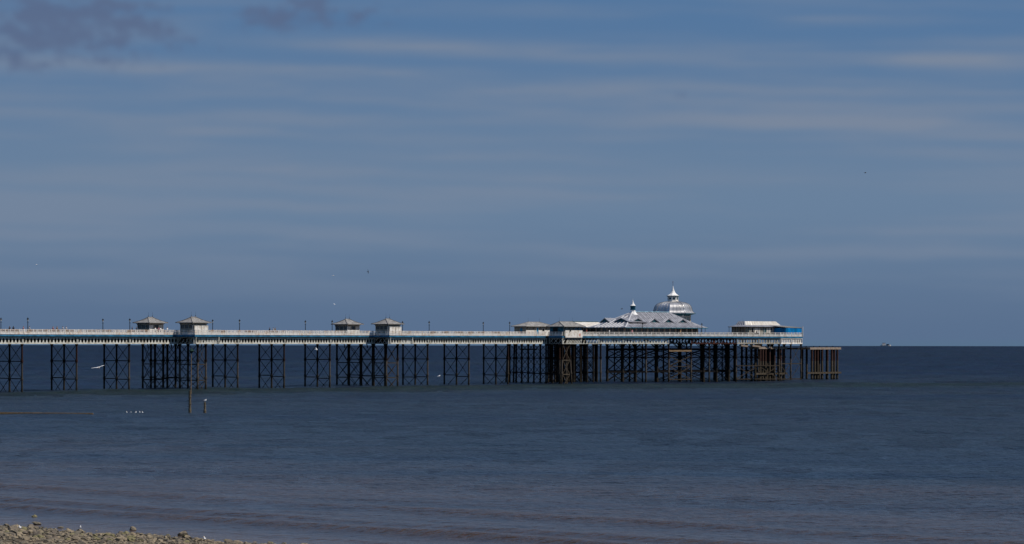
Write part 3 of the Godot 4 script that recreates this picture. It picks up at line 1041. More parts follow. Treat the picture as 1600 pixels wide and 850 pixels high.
func shelter(label: String, at: Vector3, open_left: bool, shade: Material, bay: bool) -> Node3D:
	# a square pier shelter: white boarded dado, posts, glazed or open above, hipped boarded roof
	var o := thing("shelter", label, "shelter", at, 0.0, "hip roofed shelters on the pier")
	var s := 2.05
	var g := MB.new()
	g.box(Vector3(0, 0.05, 0), Vector3(4.5, 0.1, 4.5))
	part("floor", g, M.deck_wood, o)
	for face in 4:
		var turn := Transform3D(Basis(Vector3.UP, face * PI / 2), Vector3.ZERO)
		var d := MB.new()
		d.x = turn
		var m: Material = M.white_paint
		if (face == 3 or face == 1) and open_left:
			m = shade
		# dado of upright boards
		for k in 6:
			d.box(Vector3(-s + 0.36 + k * 0.676, 0.75, s - 0.02 * (k % 2)), Vector3(0.655, 1.3, 0.08))
		part("dado", d, m, o)
		var u := MB.new()
		u.x = turn
		u.box(Vector3(0, 2.45, s), Vector3(4.1, 0.42, 0.08))
		part("frieze", u, M.grey_board, o)
		for k in 3:
			var wdt := 1.16
			var wn := MB.new()
			wn.x = turn
			wn.box(Vector3(-1.36 + k * 1.36, 1.82, s - 0.08), Vector3(wdt, 0.84, 0.03))
			var win := part("window", wn, M.window_glass if not (face == 0 and k != 1) else M.white_paint, o)
			var fm := MB.new()
			fm.x = turn
			for e in [-1.0, 1.0]:
				fm.box(Vector3(-1.36 + k * 1.36 + e * (wdt / 2 + 0.03), 1.82, s - 0.02), Vector3(0.12, 0.86, 0.1))
			fm.box(Vector3(-1.36 + k * 1.36, 1.4, s - 0.02), Vector3(wdt - 0.07, 0.08, 0.1))
			part("frame", fm, M.grey_board, win)
	if bay:
		# added bay: white boards set forward of the eave's shade to catch sun
		for k in 4:
			boxpart("added_bay_panel", Vector3(-1.53 + k * 1.02, 1.0, s + 0.52), Vector3(0.96, 2.0, 0.08), M.white_paint, o)
		for k in 5:
			boxpart("added_bay_post", Vector3(-2.04 + k * 1.02, 1.03, s + 0.55), Vector3(0.1, 2.06, 0.12), M.white_paint if k != 2 else M.slate_cap, o)
		boxpart("added_bay_top", Vector3(0, 2.07, s + 0.3), Vector3(4.2, 0.06, 0.62), M.white_paint, o)
	for sx in [-1.0, 1.0]:
		for sz in [-1.0, 1.0]:
			var c := MB.new()
			c.box(Vector3(sx * s, 1.35, sz * s), Vector3(0.18, 2.7, 0.18))
			part("corner_post", c, M.white_paint, o)
			var br := MB.new()
			for k in 4:
				var a0 := k * PI / 8
				var a1 := (k + 1) * PI / 8
				br.bar(Vector3(sx * (s + 0.72 * (1 - cos(a0))), 1.95 + 0.75 * sin(a0), sz * s), Vector3(sx * (s + 0.72 * (1 - cos(a1))), 1.95 + 0.75 * sin(a1), sz * s), 0.08, 0.1)
			part("eave_bracket", br, M.iron, o)
	var r := MB.new()
	r.x = Transform3D(Basis.IDENTITY, Vector3(0, 2.78, 0))
	var rings := hip_roof(r, 5.75, 5.75, 1.3, 1.26)
	var roof := part("roof", r, M.slate, o)
	var caps := roof_caps(rings)
	# roofing boards stand a little proud along each slope
	for i in 4:
		var j := (i + 1) % 4
		for q in 9:
			var u := (q + 1) / 10.0
			for k in rings.size() - 1:
				var a: Vector3 = rings[k][i].lerp(rings[k][j], u)
				var e: Vector3 = rings[k + 1][i].lerp(rings[k + 1][j], u)
				caps.bar(a + Vector3.UP * 0.005, e + Vector3.UP * 0.005, 0.03, 0.03)
	part("roof_ridges", caps, M.slate_cap, roof, Vector3(0, 2.78, 0))
	for e in [-0.65, 0.65]:
		var fn := MB.new()
		fn.lathe(Vector3(e, 4.0, 0), [[0.09, 0], [0.05, 0.2], [0.08, 0.32], [0.02, 0.45], [0.012, 1.25]], 6)
		part("finial", fn, M.iron, o)
	return o


func hut(called: String, label: String, t0: float, t1: float, z0: float, z1: float, over: float, eave: float, ridge_y: float, ridge_len: float, left: Material, front_low: Material, front_high: Material) -> Node3D:
	# a long hipped hut; its base is the deck, its long side faces +z
	var o := thing(called, label, "hut", Vector3((t0 + t1) / 2, DECK, (z0 + z1) / 2))
	var w := t1 - t0
	var d := z1 - z0
	var h := eave - DECK
	boxpart("end_wall", Vector3(-w / 2 + 0.06, h / 2, 0), Vector3(0.12, h, d - 0.24), left, o)
	boxpart("end_wall", Vector3(w / 2 - 0.06, h / 2, 0), Vector3(0.12, h, d - 0.24), M.grey_board, o)
	boxpart("back_wall", Vector3(0, h / 2, -d / 2 + 0.06), Vector3(w, h, 0.12), M.white_paint, o)
	boxpart("front_wall", Vector3(0, h / 2, d / 2 - 0.06), Vector3(w, h, 0.12), front_high, o)
	if front_low:
		boxpart("front_panel", Vector3(0, 0.75, d / 2 + 0.04), Vector3(w, 1.5, 0.08), front_low, o)
	for k in 5:
		var br := MB.new()
		var x := -w / 2 + 0.3 + (w - 0.6) * k / 4.0
		br.bar(Vector3(x, h - 0.75, d / 2), Vector3(x, h - 0.08, d / 2 + over * 0.8), 0.08, 0.1)
		part("eave_bracket", br, M.iron, o)
	var r := MB.new()
	r.x = Transform3D(Basis.IDENTITY, Vector3(0, h, 0))
	var rings := hip_roof(r, w + over * 2, d + over * 2, ridge_len, ridge_y - eave, 0.15)
	var roof := part("roof", r, M.slate, o)
	var caps := roof_caps(rings, 0.1)
	for i: int in [0, 2]:
		for q in 18:
			var u := (q + 1) / 19.0
			for k in rings.size() - 1:
				caps.bar(rings[k][i].lerp(rings[k][i + 1], u), rings[k + 1][i].lerp(rings[k + 1][i + 1], u), 0.035, 0.03)
	part("roof_ridges", caps, M.slate_cap, roof, Vector3(0, h, 0))
	for e in [-ridge_len / 2, ridge_len / 2]:
		var fn := MB.new()
		fn.lathe(Vector3(e, ridge_y - DECK - 0.05, 0), [[0.08, 0], [0.05, 0.2], [0.02, 0.3], [0.012, 1.1]], 6)
		part("finial", fn, M.iron, o)
	return o


func make_pavilion() -> void:
	var o := thing("pavilion", "long grey lead roofed pavilion with spirelet and small gables along its slopes", "pavilion", Vector3(210.0, DECK, -2.0))
	# local: x 0..37 along the eave, z 0..-13.2, y from the deck
	var W := 37.0
	var D := 13.2
	var EV := 2.36
	var RID := 6.72
	# ---- walls inset under the eave, in bays
	var iz := -1.5
	var ix := 1.6
	var core := MB.new()
	core.box(Vector3(W / 2, 1.25, -D / 2), Vector3(W - 4.4, 2.5, D - 3.6))
	part("core_wall", core, M.dark_void, o)
	var dado := MB.new()
	dado.box(Vector3(W / 2 - 0.6, 0.5, iz), Vector3(W - ix * 2 - 1.2, 1.0, 0.14))
	dado.box(Vector3(ix, 0.5, -D / 2), Vector3(0.14, 1.0, D - 3.2))
	part("dado", dado, M.dark_teal, o)
	var head := MB.new()
	head.box(Vector3(W / 2 - 0.6, 2.32, iz), Vector3(W - ix * 2 - 1.2, 0.3, 0.14))
	head.box(Vector3(ix, 2.32, -D / 2), Vector3(0.14, 0.3, D - 3.2))
	part("frieze", head, M.grey_board, o)
	var bays := 13
	for k in bays + 1:
		var x := ix + (W - ix * 2 - 1.2) * k / bays
		boxpart("pilaster", Vector3(x, 1.25, iz + 0.04), Vector3(0.5 if k % 2 else 0.62, 2.5, 0.2), M.cream_pier, o)
		if k < bays:
			var bw := (W - ix * 2 - 1.2) / bays
			opening(o, "window", Vector3(x + bw / 2, 1.62, iz - 0.05), bw - 0.75, 1.1, 0, M.window_glass, M.grey_board, 1)
	for k in 6:
		var z := iz - (D - 3.2) * k / 5.0
		boxpart("pilaster", Vector3(ix - 0.04, 1.25, z), Vector3(0.2, 2.5, 0.45), M.cream_pier, o)
		if k < 5:
			opening(o, "window", Vector3(ix + 0.05, 1.62, z - 1.0), 1.35, 1.1, 1, M.window_glass, M.grey_board, 1)
	for q in [[W - 0.5, -0.5], [W - 0.5, -4.0], [W - 2.4, -0.5]]:
		var b := MB.new()
		b.tube(Vector3(q[0], 0, q[1]), Vector3(q[0], EV - 0.1, q[1]), 0.09, 0.07, 6)
		part("veranda_post", b, M.dark_teal, o)
	# ---- main roof: hips running up to a ridge, flared at the eaves
	var roof := MB.new()
	var rx0 := 11.4
	var rx1 := 27.6
	var rz := -D / 2
	var prof := [[0.0, 0.0], [0.2, 0.15], [0.4, 0.345], [0.55, 0.5], [0.75, 0.73], [1.0, 1.0]]
	var rings := []
	for q in prof:
		var y: float = EV + (RID - EV) * q[1]
		rings.append([Vector3(lerpf(0, rx0, q[0]), y, lerpf(0, rz, q[0])), Vector3(lerpf(W, rx1, q[0]), y, lerpf(0, rz, q[0])), Vector3(lerpf(W, rx1, q[0]), y, lerpf(-D, rz, q[0])), Vector3(lerpf(0, rx0, q[0]), y, lerpf(-D, rz, q[0]))])
	for k in prof.size() - 1:
		for i in 4:
			var j := (i + 1) % 4
			var out: Vector3 = [Vector3.BACK, Vector3.RIGHT, Vector3.FORWARD, Vector3.LEFT][i] + Vector3.UP
			roof.quad(rings[k][i], rings[k][j], rings[k + 1][j], rings[k + 1][i], out)
	roof.quad(rings[0][0], rings[0][1], rings[0][2], rings[0][3], Vector3.DOWN)
	var rf := part("roof", roof, M.lead, o)
	var seams := MB.new()
	var left_seams := MB.new()
	for i: int in [0, 3]:
		var j := (i + 1) % 4
		var n: int = 34 if i == 0 else 11
		for q in n - 1:
			var u := (q + 1.0) / n
			for k in prof.size() - 1:
				# straight up the slope: stop where the hip cuts it off
				var a: Vector3 = rings[k][i].lerp(rings[k][j], u)
				var p0: Vector3 = rings[0][i].lerp(rings[0][j], u)
				var lo := a
				var hi: Vector3
				if i == 0:
					lo = Vector3(p0.x, rings[k][i].y, rings[k][i].z)
					hi = Vector3(p0.x, rings[k + 1][i].y, rings[k + 1][i].z)
					if p0.x < rings[k + 1][0].x or p0.x > rings[k + 1][1].x:
						continue
				else:
					lo = Vector3(rings[k][i].x, rings[k][i].y, p0.z)
					hi = Vector3(rings[k + 1][i].x, rings[k + 1][i].y, p0.z)
					if p0.z > rings[k + 1][0].z or p0.z < rings[k + 1][3].z:
						continue
				if i == 0:
					seams.bar(lo + Vector3.UP * 0.02, hi + Vector3.UP * 0.02, 0.07, 0.12)
				else:
					left_seams.bar(lo + Vector3.UP * 0.08, hi + Vector3.UP * 0.08, 0.13, 0.24)
	part("roof_seams", seams, M.lead, rf)
	part("roof_seams", left_seams, M.lead_sunlit, rf)  # left ribs coloured as sunlit, unlike those on the front slope
	for i in 4:
		var hips := MB.new()
		for k in prof.size() - 1:
			hips.bar(rings[k][i] + Vector3.UP * 0.04, rings[k + 1][i] + Vector3.UP * 0.04, 0.24, 0.16)
		part("hip_cap", hips, M.lead_sunlit, rf)
	var rg := MB.new()
	rg.bar(Vector3(rx0, RID + 0.08, rz), Vector3(rx1, RID + 0.08, rz), 0.34, 0.22)
	part("ridge_cap", rg, M.pale_blue, rf)
	var gut := MB.new()
	gut.bar(Vector3(-0.05, EV - 0.06, 0.04), Vector3(W + 0.05, EV - 0.06, 0.04), 0.12, 0.2)
	gut.bar(Vector3(-0.04, EV - 0.06, 0.1), Vector3(-0.04, EV - 0.06, -D), 0.12, 0.2)
	gut.bar(Vector3(W + 0.04, EV - 0.06, 0.1), Vector3(W + 0.04, EV - 0.06, -D), 0.12, 0.2)
	part("eave_gutter", gut, M.teal, o)
	# ---- small gables along the slopes: [x, half width, peak y, base y, z of the face, faces left]
	for q in [[8.6, 2.9, 4.95, 3.9, -2.55, false], [16.0, 2.0, 4.9, 3.9, -2.6, false], [22.4, 2.0, 4.9, 3.9, -2.6, false], [28.8, 1.9, 4.85, 3.9, -2.6, false], [-4.9, 2.8, 5.0, 3.95, 4.5, true], [-10.6, 1.6, 5.0, 3.95, 4.4, true]]:
		var g := MB.new()
		var f := MB.new()
		var s := MB.new()
		var at: Transform3D
		if q[5]:
			at = Transform3D(Basis(Vector3.UP, -PI / 2), Vector3(q[4], 0, q[0]))
		else:
			at = Transform3D(Basis.IDENTITY, Vector3(q[0], 0, q[4]))
		g.x = at; f.x = at; s.x = at
		var hw: float = q[1]
		var py: float = q[2]
		var by: float = q[3]
		var back := 5.6 if not q[5] else 8.0
		var e := 0.25
		# two slopes with thickness, ridge level and running back into the roof
		for sd: float in [-1.0, 1.0]:
			var a := Vector3(sd * (hw + 0.25), by - 0.12, e)
			var b := Vector3(0, py, e)
			g.quad(a, b, b + Vector3(0, 0, -back), a + Vector3(0, 0, -back), Vector3(sd, 1.5, 0))
			g.quad(a - Vector3.UP * 0.14, b - Vector3.UP * 0.14, b + Vector3(0, -0.14, -back), a + Vector3(0, -0.14, -back), Vector3(-sd, -1.5, 0))
			g.quad(a, b, b - Vector3.UP * 0.14, a - Vector3.UP * 0.14, Vector3.BACK)
			for k in 4:
				var zz := e - 0.4 - k * 0.75
				s.bar(a + Vector3(0, 0.03, zz - e), b + Vector3(0, 0.03, zz - e), 0.1, 0.1)
		f.flat(Vector3(-hw, by, 0), Vector3(hw, by, 0), Vector3(0, py - 0.1, 0), Vector3.BACK)
		f.quad(Vector3(-hw, by, 0), Vector3(hw, by, 0), Vector3(hw, by - 0.35, 0), Vector3(-hw, by - 0.35, 0), Vector3.BACK)
		var gp := part("gable", g, M.lead, o)
		part("gable_window", f, M.dark_teal, gp)
		var mull := MB.new()
		mull.x = at
		for k in 5:
			var mx := hw * (k - 2) / 3.0
			var top := lerpf(py - 0.15, by, absf(mx) / hw)
			mull.bar(Vector3(mx, by, 0.04), Vector3(mx, top, 0.04), 0.08, 0.06)
		part("mullions", mull, M.teal, gp)
		part("gable_seams", s, M.lead_sunlit, gp)
	# ---- the spirelet at the left end of the ridge
	var sp := Vector3(rx0 + 0.2, 0, rz)
	var base := MB.new()
	base.lathe(sp, [[1.45, 5.9], [1.0, 6.35], [0.76, 6.8], [0.68, 7.3]], 8, PI / 8, true)
	part("spire_base", base, M.white_metal, o)
	var lant := MB.new()
	for k in 8:
		var a := TAU * (k + 0.5) / 8
		lant.tube(sp + Vector3(sin(a) * 0.62, 7.28, cos(a) * 0.62), sp + Vector3(sin(a) * 0.62, 8.35, cos(a) * 0.62), 0.09, 0.09, 5)
	lant.lathe(sp, [[0.5, 7.3], [0.46, 8.3]], 8, PI / 8, true)
	lant.lathe(sp, [[0.8, 7.25], [0.8, 7.42], [0.5, 7.42]], 8, PI / 8, true)
	lant.lathe(sp, [[0.5, 8.2], [0.86, 8.24], [0.9, 8.42], [0.3, 8.44]], 8, PI / 8, true)
	part("lantern", lant, M.teal, o)
	var cap := MB.new()
	cap.lathe(sp, [[0.84, 8.42], [0.5, 8.7], [0.3, 9.1], [0.16, 9.5], [0.03, 10.1], [0.02, 10.5]], 8, PI / 8, true)
	part("spire", cap, M.white_metal, o)


func make_dome() -> void:
	var o := thing("domed_pavilion", "octagonal pavilion with ribbed silver bell dome and white cupola", "pavilion", Vector3(253.0, DECK, -19.0))
	var ph := deg_to_rad(28.2)
	# vertices of the octagon at ph + k * 45
	var body := MB.new()
	body.lathe(Vector3.ZERO, [[4.9, 0], [4.9, 6.4]], 8, ph, true)
	part("wall", body, M.white_paint, o)
	for k in 8:
		var a := ph + TAU * k / 8
		var b := MB.new()
		b.box(Vector3.ZERO, Vector3.ZERO)
		b = MB.new()
		b.tube(Vector3(sin(a) * 5.0, 0, cos(a) * 5.0), Vector3(sin(a) * 5.0, 6.3, cos(a) * 5.0), 0.24, 0.24, 8)
		part("corner_post", b, M.white_paint, o)
		var m := a + PI / 8
		var apo := 4.9 * cos(PI / 8)
		for lev in [[2.9, 1.6], [5.0, 1.5], [0.9, 1.4]]:
			for s in [-0.95, 0.95]:
				var t := Transform3D(Basis(Vector3.UP, m), Vector3(sin(m) * apo, lev[0], cos(m) * apo))
				var w := MB.new()
				w.x = t
				w.box(Vector3(s, 0, 0.03), Vector3(1.2, lev[1] - 0.3, 0.05))
				var win := part("window", w, M.pale_glass, o)
				var f := MB.new()
				f.x = t
				for e in [-0.72, 0.0, 0.72]:
					f.box(Vector3(s + e, 0, 0.08), Vector3(0.1, lev[1], 0.08))
				f.box(Vector3(s, lev[1] / 2 + 0.08, 0.08), Vector3(1.6, 0.16, 0.09))
				part("frame", f, M.white_paint, win)
	var eave := MB.new()
	eave.lathe(Vector3.ZERO, [[5.0, 5.75], [5.15, 6.1], [6.3, 6.4], [6.55, 6.42], [6.6, 6.62], [5.6, 6.66]], 8, ph, true)
	part("eave", eave, M.teal, o)
	# bell dome in eight faces, each face a sheet of metal strips between standing seams
	var prof := [[6.55, 6.6], [6.1, 6.78], [5.8, 7.05], [5.6, 7.5], [5.45, 8.1], [5.25, 8.55], [4.95, 8.95], [4.5, 9.3], [3.8, 9.6], [2.9, 9.82], [1.7, 10.0]]
	for k in 8:
		var d := MB.new()
		var seam := MB.new()
		var a0 := ph + TAU * k / 8
		var a1 := ph + TAU * (k + 1) / 8
		var e0 := Vector3(sin(a0), 0, cos(a0))
		var e1 := Vector3(sin(a1), 0, cos(a1))
		for j in prof.size() - 1:
			var p = prof[j]
			var q = prof[j + 1]
			var n0 := Vector2(prof[mini(j + 1, 10)][1] - prof[maxi(j - 1, 0)][1], prof[maxi(j - 1, 0)][0] - prof[mini(j + 1, 10)][0]).normalized()
			var n1 := Vector2(prof[mini(j + 2, 10)][1] - p[1], p[0] - prof[mini(j + 2, 10)][0]).normalized()
			var mid := (e0 + e1).normalized()
			var N0 := mid * n0.x + Vector3.UP * n0.y
			var N1 := mid * n1.x + Vector3.UP * n1.y
			var A: Vector3 = e0 * p[0] + Vector3.UP * p[1]
			var B: Vector3 = e1 * p[0] + Vector3.UP * p[1]
			var C: Vector3 = e1 * q[0] + Vector3.UP * q[1]
			var D: Vector3 = e0 * q[0] + Vector3.UP * q[1]
			d.tri(A, C, B, N0, N1, N0)
			d.tri(A, D, C, N0, N1, N1)
			for s in 5:
				var u := s / 4.0
				if s == 4:
					continue
				seam.bar(A.lerp(B, u), D.lerp(C, u), 0.06 if s else 0.12, 0.12 if s else 0.18)
		var sheet := part("dome_face", d, M.zinc, o)
		part("seams", seam, M.zinc, sheet)
	var cup := MB.new()
	cup.lathe(Vector3.ZERO, [[1.75, 9.9], [1.62, 10.1], [1.55, 10.25], [1.55, 11.5]], 8, ph, true)
	part("cupola_wall", cup, M.white_paint, o)
	for k in 8:
		var m := ph + TAU * (k + 0.5) / 8
		var apo := 1.55 * cos(PI / 8)
		var w := MB.new()
		w.x = Transform3D(Basis(Vector3.UP, m), Vector3(sin(m) * apo, 10.85, cos(m) * apo))
		w.box(Vector3(0, 0, 0.01), Vector3(0.66, 0.6, 0.06))
		part("cupola_window", w, M.dark_teal, o)
	var ce := MB.new()
	ce.lathe(Vector3.ZERO, [[1.5, 11.42], [1.82, 11.5], [1.86, 11.68], [1.2, 11.7]], 8, ph, true)
	part("cupola_eave", ce, M.dark_teal, o)
	var sp := MB.new()
	sp.lathe(Vector3.ZERO, [[1.8, 11.68], [1.15, 12.05], [0.72, 12.5], [0.46, 13.0], [0.24, 13.7], [0.06, 14.5]], 8, ph, true)
	part("spire", sp, M.white_metal, o)
	var po := MB.new()
	po.tube(Vector3(0, 14.4, 0), Vector3(0, 15.6, 0), 0.05, 0.04, 6)
	po.lathe(Vector3(0, 15.45, 0), [[0.02, 0], [0.16, 0.15], [0.02, 0.32]], 6)
	part("finial", po, M.girder_rust, o)


func make_end_buildings() -> void:
	# ---- link range behind the second hut: a long pale sheet roof on a dark glazed wall
	var l := thing("link_range", "long low range with pale sheet roof between the huts and the pavilion", "building", Vector3(212.5, DECK, -18.6))
	boxpart("wall", Vector3(0, 1.2, 0), Vector3(12.0, 2.4, 4.4), M.dark_teal, l)
	for k in 6:
		opening(l, "window", Vector3(-4.8 + k * 1.9, 1.55, 2.22), 1.25, 1.2, 0, M.window_glass, M.cream_pier, 1)
	var r := MB.new()
	r.x = Transform3D(Basis.IDENTITY, Vector3(0, 2.5, 0))
	var rings := hip_roof(r, 13.4, 6.4, 12.4, 1.42, 0.05)
	var lr := part("roof", r, M.pale_sheet, l)
	var rb := MB.new()
	for q in 12:
		var u := (q + 0.5) / 12.0
		for k in rings.size() - 1:
			rb.bar(rings[k][0].lerp(rings[k][1], u), rings[k + 1][0].lerp(rings[k + 1][1], u), 0.07, 0.07)
	part("roof_battens", rb, M.white_paint, lr, Vector3(0, 2.5, 0))
	var rc := MB.new()
	rc.bar(rings[-1][0] + Vector3.UP * 0.08, rings[-1][1] + Vector3.UP * 0.08, 0.2, 0.16)
	part("ridge_cap", rc, M.dark_teal, lr, Vector3(0, 2.5, 0))
	# ---- the hut at the pier's end: veranda round a flat topped roof
	var o := thing("veranda_cafe", "low building with flat topped white metal roof and veranda at the pier's end", "building", Vector3(258.0, DECK, 6.4))
	# local x -8.8..13, z -2.6..3.6
	boxpart("wall", Vector3(2.2, 1.35, 0.1), Vector3(19.0, 2.7, 5.8), M.grey_board, o)
	for k in 5:
		boxpart("wall_board", Vector3(-7.34, 1.3, -2.4 + k * 0.9), Vector3(0.06, 2.5, 0.12), M.dark_void, o)
	for q in [[-5.5, M.dark_void], [-3.9, M.white_paint], [-2.5, M.white_paint], [0.6, M.dark_teal], [2.2, M.white_paint], [3.6, M.window_glass], [4.9, M.white_paint], [6.2, M.dark_void], [8.0, M.window_glass]]:
		opening(o, "window", Vector3(q[0], 1.75, 3.02), 0.95, 1.25, 0, q[1], M.white_paint, 0)
	for k in 8:
		boxpart("pilaster", Vector3(-7.2 + k * 2.35, 1.3, 3.06), Vector3(0.16, 2.6, 0.14), M.dark_teal, o)
	var ver := MB.new()
	ver.quad(Vector3(-8.8, 2.72, 3.5), Vector3(15.3, 2.72, 3.5), Vector3(9.6, 3.22, 1.4), Vector3(-6.9, 3.22, 1.4), Vector3(0, 1, 0.4))
	ver.quad(Vector3(-8.8, 2.72, 3.5), Vector3(-6.9, 3.22, 1.4), Vector3(-6.9, 3.22, -1.6), Vector3(-8.8, 2.72, -2.9), Vector3(-0.4, 1, 0))
	ver.quad(Vector3(15.3, 2.72, 3.5), Vector3(9.6, 3.22, 1.4), Vector3(9.6, 3.22, -1.6), Vector3(15.3, 2.72, -2.9), Vector3(0.4, 1, 0))
	ver.quad(Vector3(-8.8, 2.72, -2.9), Vector3(15.3, 2.72, -2.9), Vector3(9.6, 3.22, -1.6), Vector3(-6.9, 3.22, -1.6), Vector3(0, 1, -0.4))
	ver.quad(Vector3(-8.8, 2.68, 3.5), Vector3(15.3, 2.68, 3.5), Vector3(15.3, 2.68, -2.9), Vector3(-8.8, 2.68, -2.9), Vector3.DOWN)
	part("veranda_roof", ver, M.lead, o)
	var vg := MB.new()
	vg.bar(Vector3(-8.85, 2.66, 3.52), Vector3(15.3, 2.66, 3.52), 0.1, 0.16)
	vg.bar(Vector3(-8.83, 2.66, 3.5), Vector3(-8.83, 2.66, -2.9), 0.1, 0.16)
	part("gutter", vg, M.iron, o)
	for q in [[-8.6, 3.3], [-8.6, 0.3], [-8.6, -2.7]]:
		var b := MB.new()
		b.tube(Vector3(q[0], 0, q[1]), Vector3(q[0], 2.62, q[1]), 0.08, 0.07, 6)
		part("veranda_post", b, M.dark_teal, o)
	var up := MB.new()
	up.x = Transform3D(Basis.IDENTITY, Vector3(1.4, 3.2, 0))
	var ur := [[Vector3(-8.2, 0, 1.6), Vector3(8.6, 0, 1.6), Vector3(8.6, 0, -1.8), Vector3(-8.2, 0, -1.8)], [Vector3(-7.55, 1.06, 1.0), Vector3(7.2, 1.06, 1.0), Vector3(7.2, 1.06, -1.3), Vector3(-7.55, 1.06, -1.3)]]
	for i in 4:
		var j := (i + 1) % 4
		if i == 3:
			var lf := MB.new()
			lf.x = up.x
			lf.quad(ur[0][i], ur[0][j], ur[1][j], ur[1][i], Vector3.LEFT + Vector3.UP)
			part("end_slope", lf, M.lead, o)  # shade on this end is put in as a darker metal
			continue
		up.quad(ur[0][i], ur[0][j], ur[1][j], ur[1][i], [Vector3.BACK, Vector3.RIGHT, Vector3.FORWARD, Vector3.LEFT][i] + Vector3.UP)
	up.quad(ur[1][0], ur[1][1], ur[1][2], ur[1][3], Vector3.UP)
	var ru := part("upper_roof", up, M.pale_sheet, o)
	var us := MB.new()
	for q in 14:
		var u := (q + 0.5) / 14.0
		us.bar(ur[0][0].lerp(ur[0][1], u), ur[1][0].lerp(ur[1][1], u), 0.08, 0.09)
	for q in 5:
		var u := (q + 0.5) / 5.0
		us.bar(ur[0][3].lerp(ur[0][0], u), ur[1][3].lerp(ur[1][0], u), 0.08, 0.09)
	part("roof_seams", us, M.white_metal, ru, Vector3(1.4, 3.2, 0))
	for e in [-5.8, 1.2, 8.4]:
		var fn := MB.new()
		fn.lathe(Vector3(e, 4.18, 0), [[0.07, 0], [0.04, 0.15], [0.015, 0.3], [0.01, 0.9]], 6)
		part("finial", fn, M.iron, o)
	# ---- the blue hut on the corner
	var h := thing("blue_hut", "bright blue boarded hut with sloping grey roof at the pier's seaward corner", "hut", Vector3(262.9, DECK, 13.5))
	# local x 0..7.7, z 0..-5
	var wb := MB.new()
	wb.box(Vector3(3.85, 1.2, -2.5), Vector3(7.7, 2.4, 5.0))
	part("wall", wb, M.hut_blue, h)
	for k in 15:
		boxpart("cover_strip", Vector3(0.3 + k * 0.51, 1.2, 0.015), Vector3(0.05, 2.36, 0.03), M.hut_blue, h)
	for k in 9:
		boxpart("cover_strip", Vector3(-0.015, 1.2, -0.4 - k * 0.52), Vector3(0.03, 2.36, 0.05), M.hut_blue, h)
	var rr := MB.new()
	rr.quad(Vector3(-0.4, 2.62, 0.08), Vector3(8.0, 2.5, 0.08), Vector3(8.0, 3.0, -5.2), Vector3(-0.4, 3.1, -5.2), Vector3.UP)
	rr.quad(Vector3(-0.4, 2.5, 0.08), Vector3(8.0, 2.38, 0.08), Vector3(8.0, 2.9, -5.2), Vector3(-0.4, 3.0, -5.2), Vector3.DOWN)
	rr.quad(Vector3(-0.4, 2.62, 0.08), Vector3(8.0, 2.5, 0.08), Vector3(8.0, 2.38, 0.08), Vector3(-0.4, 2.5, 0.08), Vector3.BACK)
	rr.quad(Vector3(-0.4, 2.62, 0.08), Vector3(-0.4, 3.1, -5.2), Vector3(-0.4, 3.0, -5.2), Vector3(-0.4, 2.5, 0.08), Vector3.LEFT)
	part("roof", rr, M.felt_roof, h)
	boxpart("flood_lamp", Vector3(-0.25, 2.28, -4.6), Vector3(0.3, 0.25, 0.4), M.white_paint, h)


# ------------------------------------------------------------------ small things on and round the pier

func lamp(label: String, at: Vector3, kind := "single") -> Node3D:
	var o := thing("lamp_post", label, "lamp post", at, 0.0, "lamp posts along the pier")
	var b := MB.new()
	b.lathe(Vector3.ZERO, [[0.2, 0.0], [0.2, 0.35], [0.13, 0.42], [0.13, 0.95], [0.16, 1.0], [0.085, 1.08], [0.065, 2.7], [0.1, 2.74], [0.05, 2.85]], 8)
	part("post", b, M.iron, o)
	var c := MB.new()
	c.bar(Vector3(-0.32, 2.55, 0), Vector3(0.32, 2.55, 0), 0.05, 0.05)
	part("ladder_bar", c, M.iron, o)
	var g := MB.new()
	g.lathe(Vector3.ZERO, [[0.09, 2.85], [0.2, 3.25]], 6, 0.0, true)
	part("lamp_glass", g, M.lamp_glass, o)
	var t := MB.new()
	t.lathe(Vector3.ZERO, [[0.24, 3.24], [0.25, 3.3], [0.1, 3.48], [0.04, 3.52], [0.06, 3.6], [0.0, 3.7]], 6, 0.0, true)
	part("lamp_cap", t, M.iron, o)
	return o


func bench(label: String, at: Vector3) -> Node3D:
	var o := thing("bench", label, "bench", at, 0.0, "wooden benches along the pier railing")
	for k in 3:
		boxpart("seat_slat", Vector3(0, 0.45, -0.42 + k * 0.14), Vector3(2.6, 0.04, 0.12), M.bench_wood, o)
	for k in 3:
		boxpart("back_slat", Vector3(0, 0.62 + k * 0.17, 0.02), Vector3(2.6, 0.15, 0.04), M.bench_wood, o)
	for e in [-1.15, 1.15]:
		var b := MB.new()
		b.bar(Vector3(e, 0, -0.4), Vector3(e, 0.43, -0.4), 0.06, 0.06)
		b.bar(Vector3(e, 0, 0.06), Vector3(e, 1.02, 0.06), 0.06, 0.06)
		b.bar(Vector3(e, 0.41, -0.42), Vector3(e, 0.41, 0.06), 0.06, 0.06)
		part("leg", b, M.iron, o)
	return o


